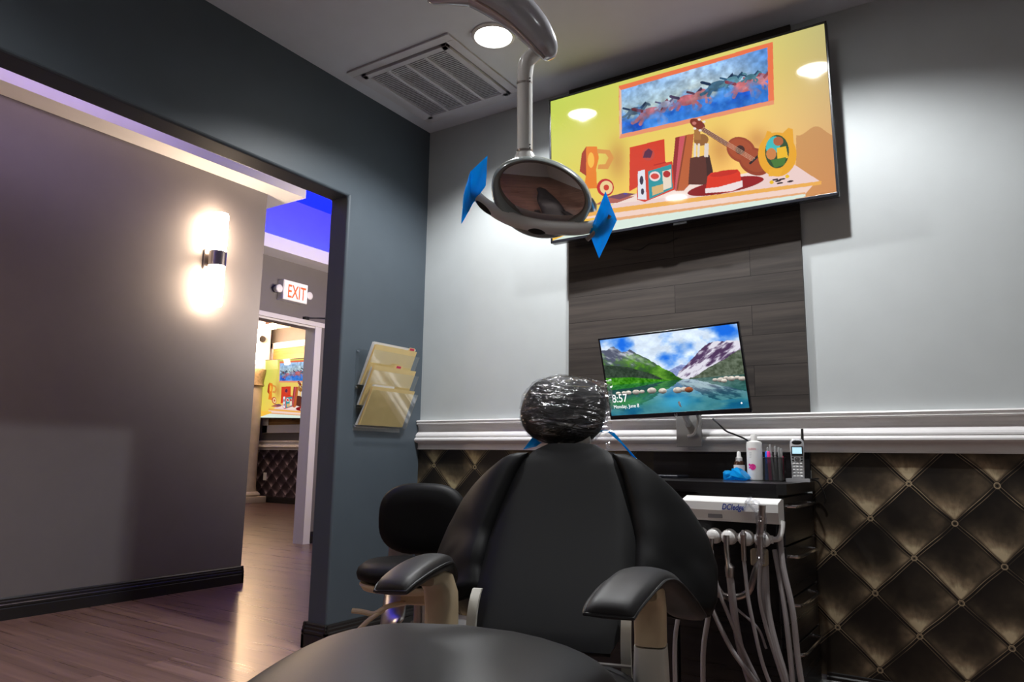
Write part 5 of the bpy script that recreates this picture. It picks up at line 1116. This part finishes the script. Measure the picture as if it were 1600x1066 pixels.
# housing: thick ring around the dish, deep chin below
g = G(Lp); rs = []; n = 64
for k in range(n):
    a = 2*math.pi*k/n; ca, sa = math.cos(a), math.sin(a); chin = max(0, -sa)**1.3
    ri = Vector((70*ca, 45*sa+2, 0)); ro = Vector((81*ca, 53*sa-18*chin, 0))
    ext = 1.0; ring = []
    mid = (ri+ro)/2; hw_ = (ro-ri)/2
    for j in range(12):
        b_ = 2*math.pi*j/12; ring.append(mid+hw_*math.cos(b_)*1.0+Vector((0, 0, 14+10*chin))*math.sin(b_)+Vector((0, 0, -6)))
    rs.append(ring)
g.rings(rs, loop=True).out('housing_ring', M['lampring'], ol, True, 70)
# smoked convex mirror
g = G(Lp); rs = []
for s in (0.02, 0.25, 0.5, 0.75, 0.92, 1.0): rs.append([(73*s*math.cos(a), 48*s*math.sin(a)+2, 10*(1-s*s)-2) for a in [2*math.pi*k/56 for k in range(56)]])
rs.append([(73*math.cos(a), 48*math.sin(a)+2, -10) for a in [2*math.pi*k/56 for k in range(56)]])
g.rings(rs).out('mirror_dish', M['mirror'], ol, True, 60)
# back shell
g = G(Lp); rs = []
for s, z in ((1.0, -12), (0.96, -26), (0.8, -42), (0.5, -54), (0.1, -58)): rs.append([(79*s*math.cos(a), (51*s*math.sin(a)-8*max(0, -math.sin(a))*s), z) for a in [2*math.pi*k/48 for k in range(48)]])
g.rings(rs).out('back_shell', M['lampbody'], ol, True, 60)
# wide wing along the chin reaching both handles
def photo2L(px, py, z=0): # point of the lamp's face plane seen at px,py
    P0 = lc+lz*(z*px1); r = ray(px, py); t = (P0-CP).dot(lz)/r.dot(lz); q = CP+r*t-lc
    return (q.dot(lx)/px1, q.dot(ly)/px1, z)
g = G(Lp); path = crv([photo2L(*q) for q in ((737, 292, 4), (746, 307, 5), (768, 326, 6), (803, 344, 7), (842, 354, 8), (882, 357, 8), (915, 356, 7), (936, 350, 6), (955, 338, 4))], 40)
wd = [lerp([(0, 5), (0.12, 8), (0.3, 11), (0.5, 12), (0.7, 11), (0.85, 9), (1, 5)], i/(len(path)-1)) for i in range(len(path))]
g.tube(path, wd, seg=14, up=(0, 0, 1), flat=1.1).out('lower_wing', M['lampbody'], ol, True, 70)
def oval_plate(name, px, py, a_, b_, rot, z, m):
    c = Vector(photo2L(px, py, z)); rr = math.radians(rot); rs = []
    for s_, dz in ((0.15, 3), (0.7, 3), (1, 0), (1, -8)):
        rs.append([c+Vector(((a_*math.cos(t)*math.cos(rr)-b_*math.sin(t)*math.sin(rr))*s_, (a_*math.cos(t)*math.sin(rr)+b_*math.sin(t)*math.cos(rr))*s_, dz)) for t in [2*math.pi*k/24 for k in range(24)]])
    return G(Lp).rings(rs).out(name, m, ol, True, 60)
oval_plate('sensor_knob', 839, 361, 15, 6, 10, 18, M['black'])
oval_plate('switch_panel', 757, 325, 17, 5, -22, 14, M['black'])
G(Lp).tube([photo2L(921, 310, -12), photo2L(924, 322, -12), photo2L(926, 330, -12)], [5, 9, 7], seg=10).out('pivot_arm', M['nickel'], ol, True)
# handles
G(Lp).tube(crv([photo2L(742, 285, 4), photo2L(737, 300, 4), photo2L(729, 330, 4)], 8), 4, seg=10).out('handle', M['nickel'], ol, True)
G(Lp).tube(crv([photo2L(953, 336, 17), photo2L(938, 354, 17), photo2L(917, 375, 17)], 8), 3.5, seg=10).out('handle', M['nickel'], ol, True)
# pole
pt, pbm = dep(819, 100, LD+0.03), dep(820, 252, LD+0.03)
g = G().tube(crv([dep(846, 78, LD+0.03), dep(836, 84, LD+0.03), dep(824, 96, LD+0.03), dep(820, 120, LD+0.03)], 12)+[pbm], [0.022]*12+[0.0225] if False else 0.0225, seg=24)
g.out('pole', M['lampbody'], ol, True)
for yy in (131, 236): G().tube([dep(819.5, yy-1.5, LD+0.03), dep(819.5, yy+1.5, LD+0.03)], 0.0235, seg=24).out('collar', M['nickel'], ol, True)
for yy in (122, 127, 226, 231): G().ball(dep(828, yy, LD+0.01), 0.0022).out('screw', M['black'], ol, True)
G().tube([dep(820, 240, LD+0.03), dep(821, 262, LD+0.03)], [0.026, 0.045], seg=24).out('neck', M['lampbody'], ol, True)
# swooping arm up to the ceiling mount
def sw(px, py, t): return dep(px, py, t)
path = crv([sw(861, 92, LD), sw(852, 72, LD), sw(836, 48, LD), sw(812, 22, LD), sw(780, -2, LD+0.0), sw(740, -24, LD), sw(700, -42, LD)], 36)
k_ = px1
wd = [lerp([(0, 7*k_), (0.04, 13*k_), (0.15, 20*k_), (0.35, 27*k_), (0.6, 32*k_), (0.8, 33*k_), (1, 26*k_)], i/(len(path)-1)) for i in range(len(path))]
am = G().tube(path, wd, seg=20, up=camn, flat=0.75).out('lamp_arm', M['arm'], ol, True, 80)
tr = [p+camn*0.0+(-camr*0.72-camu*0.69)*w_*0.80+camn*w_*0.42 for p, w_ in zip(path, wd)]
G().tube(tr[2:-4], 0.0042, seg=8).out('trim_line', M['nickel'], am, True)
kn = crv([sw(672, -8, LD), sw(676, 2, LD), sw(700, -3, LD), sw(735, -8, LD), sw(760, -10, LD)], 16)
G().tube([sw(668, -2, LD), sw(676, -2, LD), sw(705, -4, LD), sw(740, -6, LD)], [5*k_, 9*k_, 11*k_, 16*k_], seg=14).out('upper_knuckle', M['arm'], ol, True, 80)
top_p = sw(705, -46, LD)
G().tube([top_p, Vector((top_p.x, top_p.y, H))], [0.04, 0.04], seg=20).out('ceiling_post', M['arm'], ol, True)
G().lathe((top_p.x, top_p.y, H), [(0.09, 0), (0.09, -0.02), (0.05, -0.05)], 24).out('ceiling_rose', M['arm'], ol, True)

# blue film sleeves on the two lamp handles
def film(pts, nm_lab, curl=0.01):
    n = 10; a, b_, c, d_ = [Vector(p) for p in pts]; grid = []
    for i in range(n):
        u = i/(n-1); row = []
        for j in range(n):
            v = j/(n-1); p = (a*(1-u)+b_*u)*(1-v)+(d_*(1-u)+c*u)*v
            q = p+Vector((0, 0, 1))*(6*math.sin(u*3.1)*math.sin(v*3.1)+3*noise.noise(Vector((u*4, v*4, a.x))))
            row.append(Lp(q))
        grid.append(row)
    g = G(); shell(g, grid, 0.003, 0.001); o = g.out('barrier_sleeve', M['bluefilm'], None, True, 60); tag(o, nm_lab, 'barrier film', 'blue film sleeves on the lamp handles')
    return o
film([photo2L(762, 243, 8), photo2L(759, 290, 8), photo2L(736, 322, 12), photo2L(735, 268, 12)], 'bright blue film sleeve on the left handle of the lamp')
a = film([photo2L(735, 268, 12), photo2L(738, 320, 12), photo2L(721, 350, 10), photo2L(724, 305, 10)], 'hanging tip of the blue film on the left lamp handle')
film([photo2L(946, 299, 14), photo2L(964, 344, 14), photo2L(936, 404, 16), photo2L(921, 364, 16)], 'bright blue film sleeve on the right handle of the lamp')
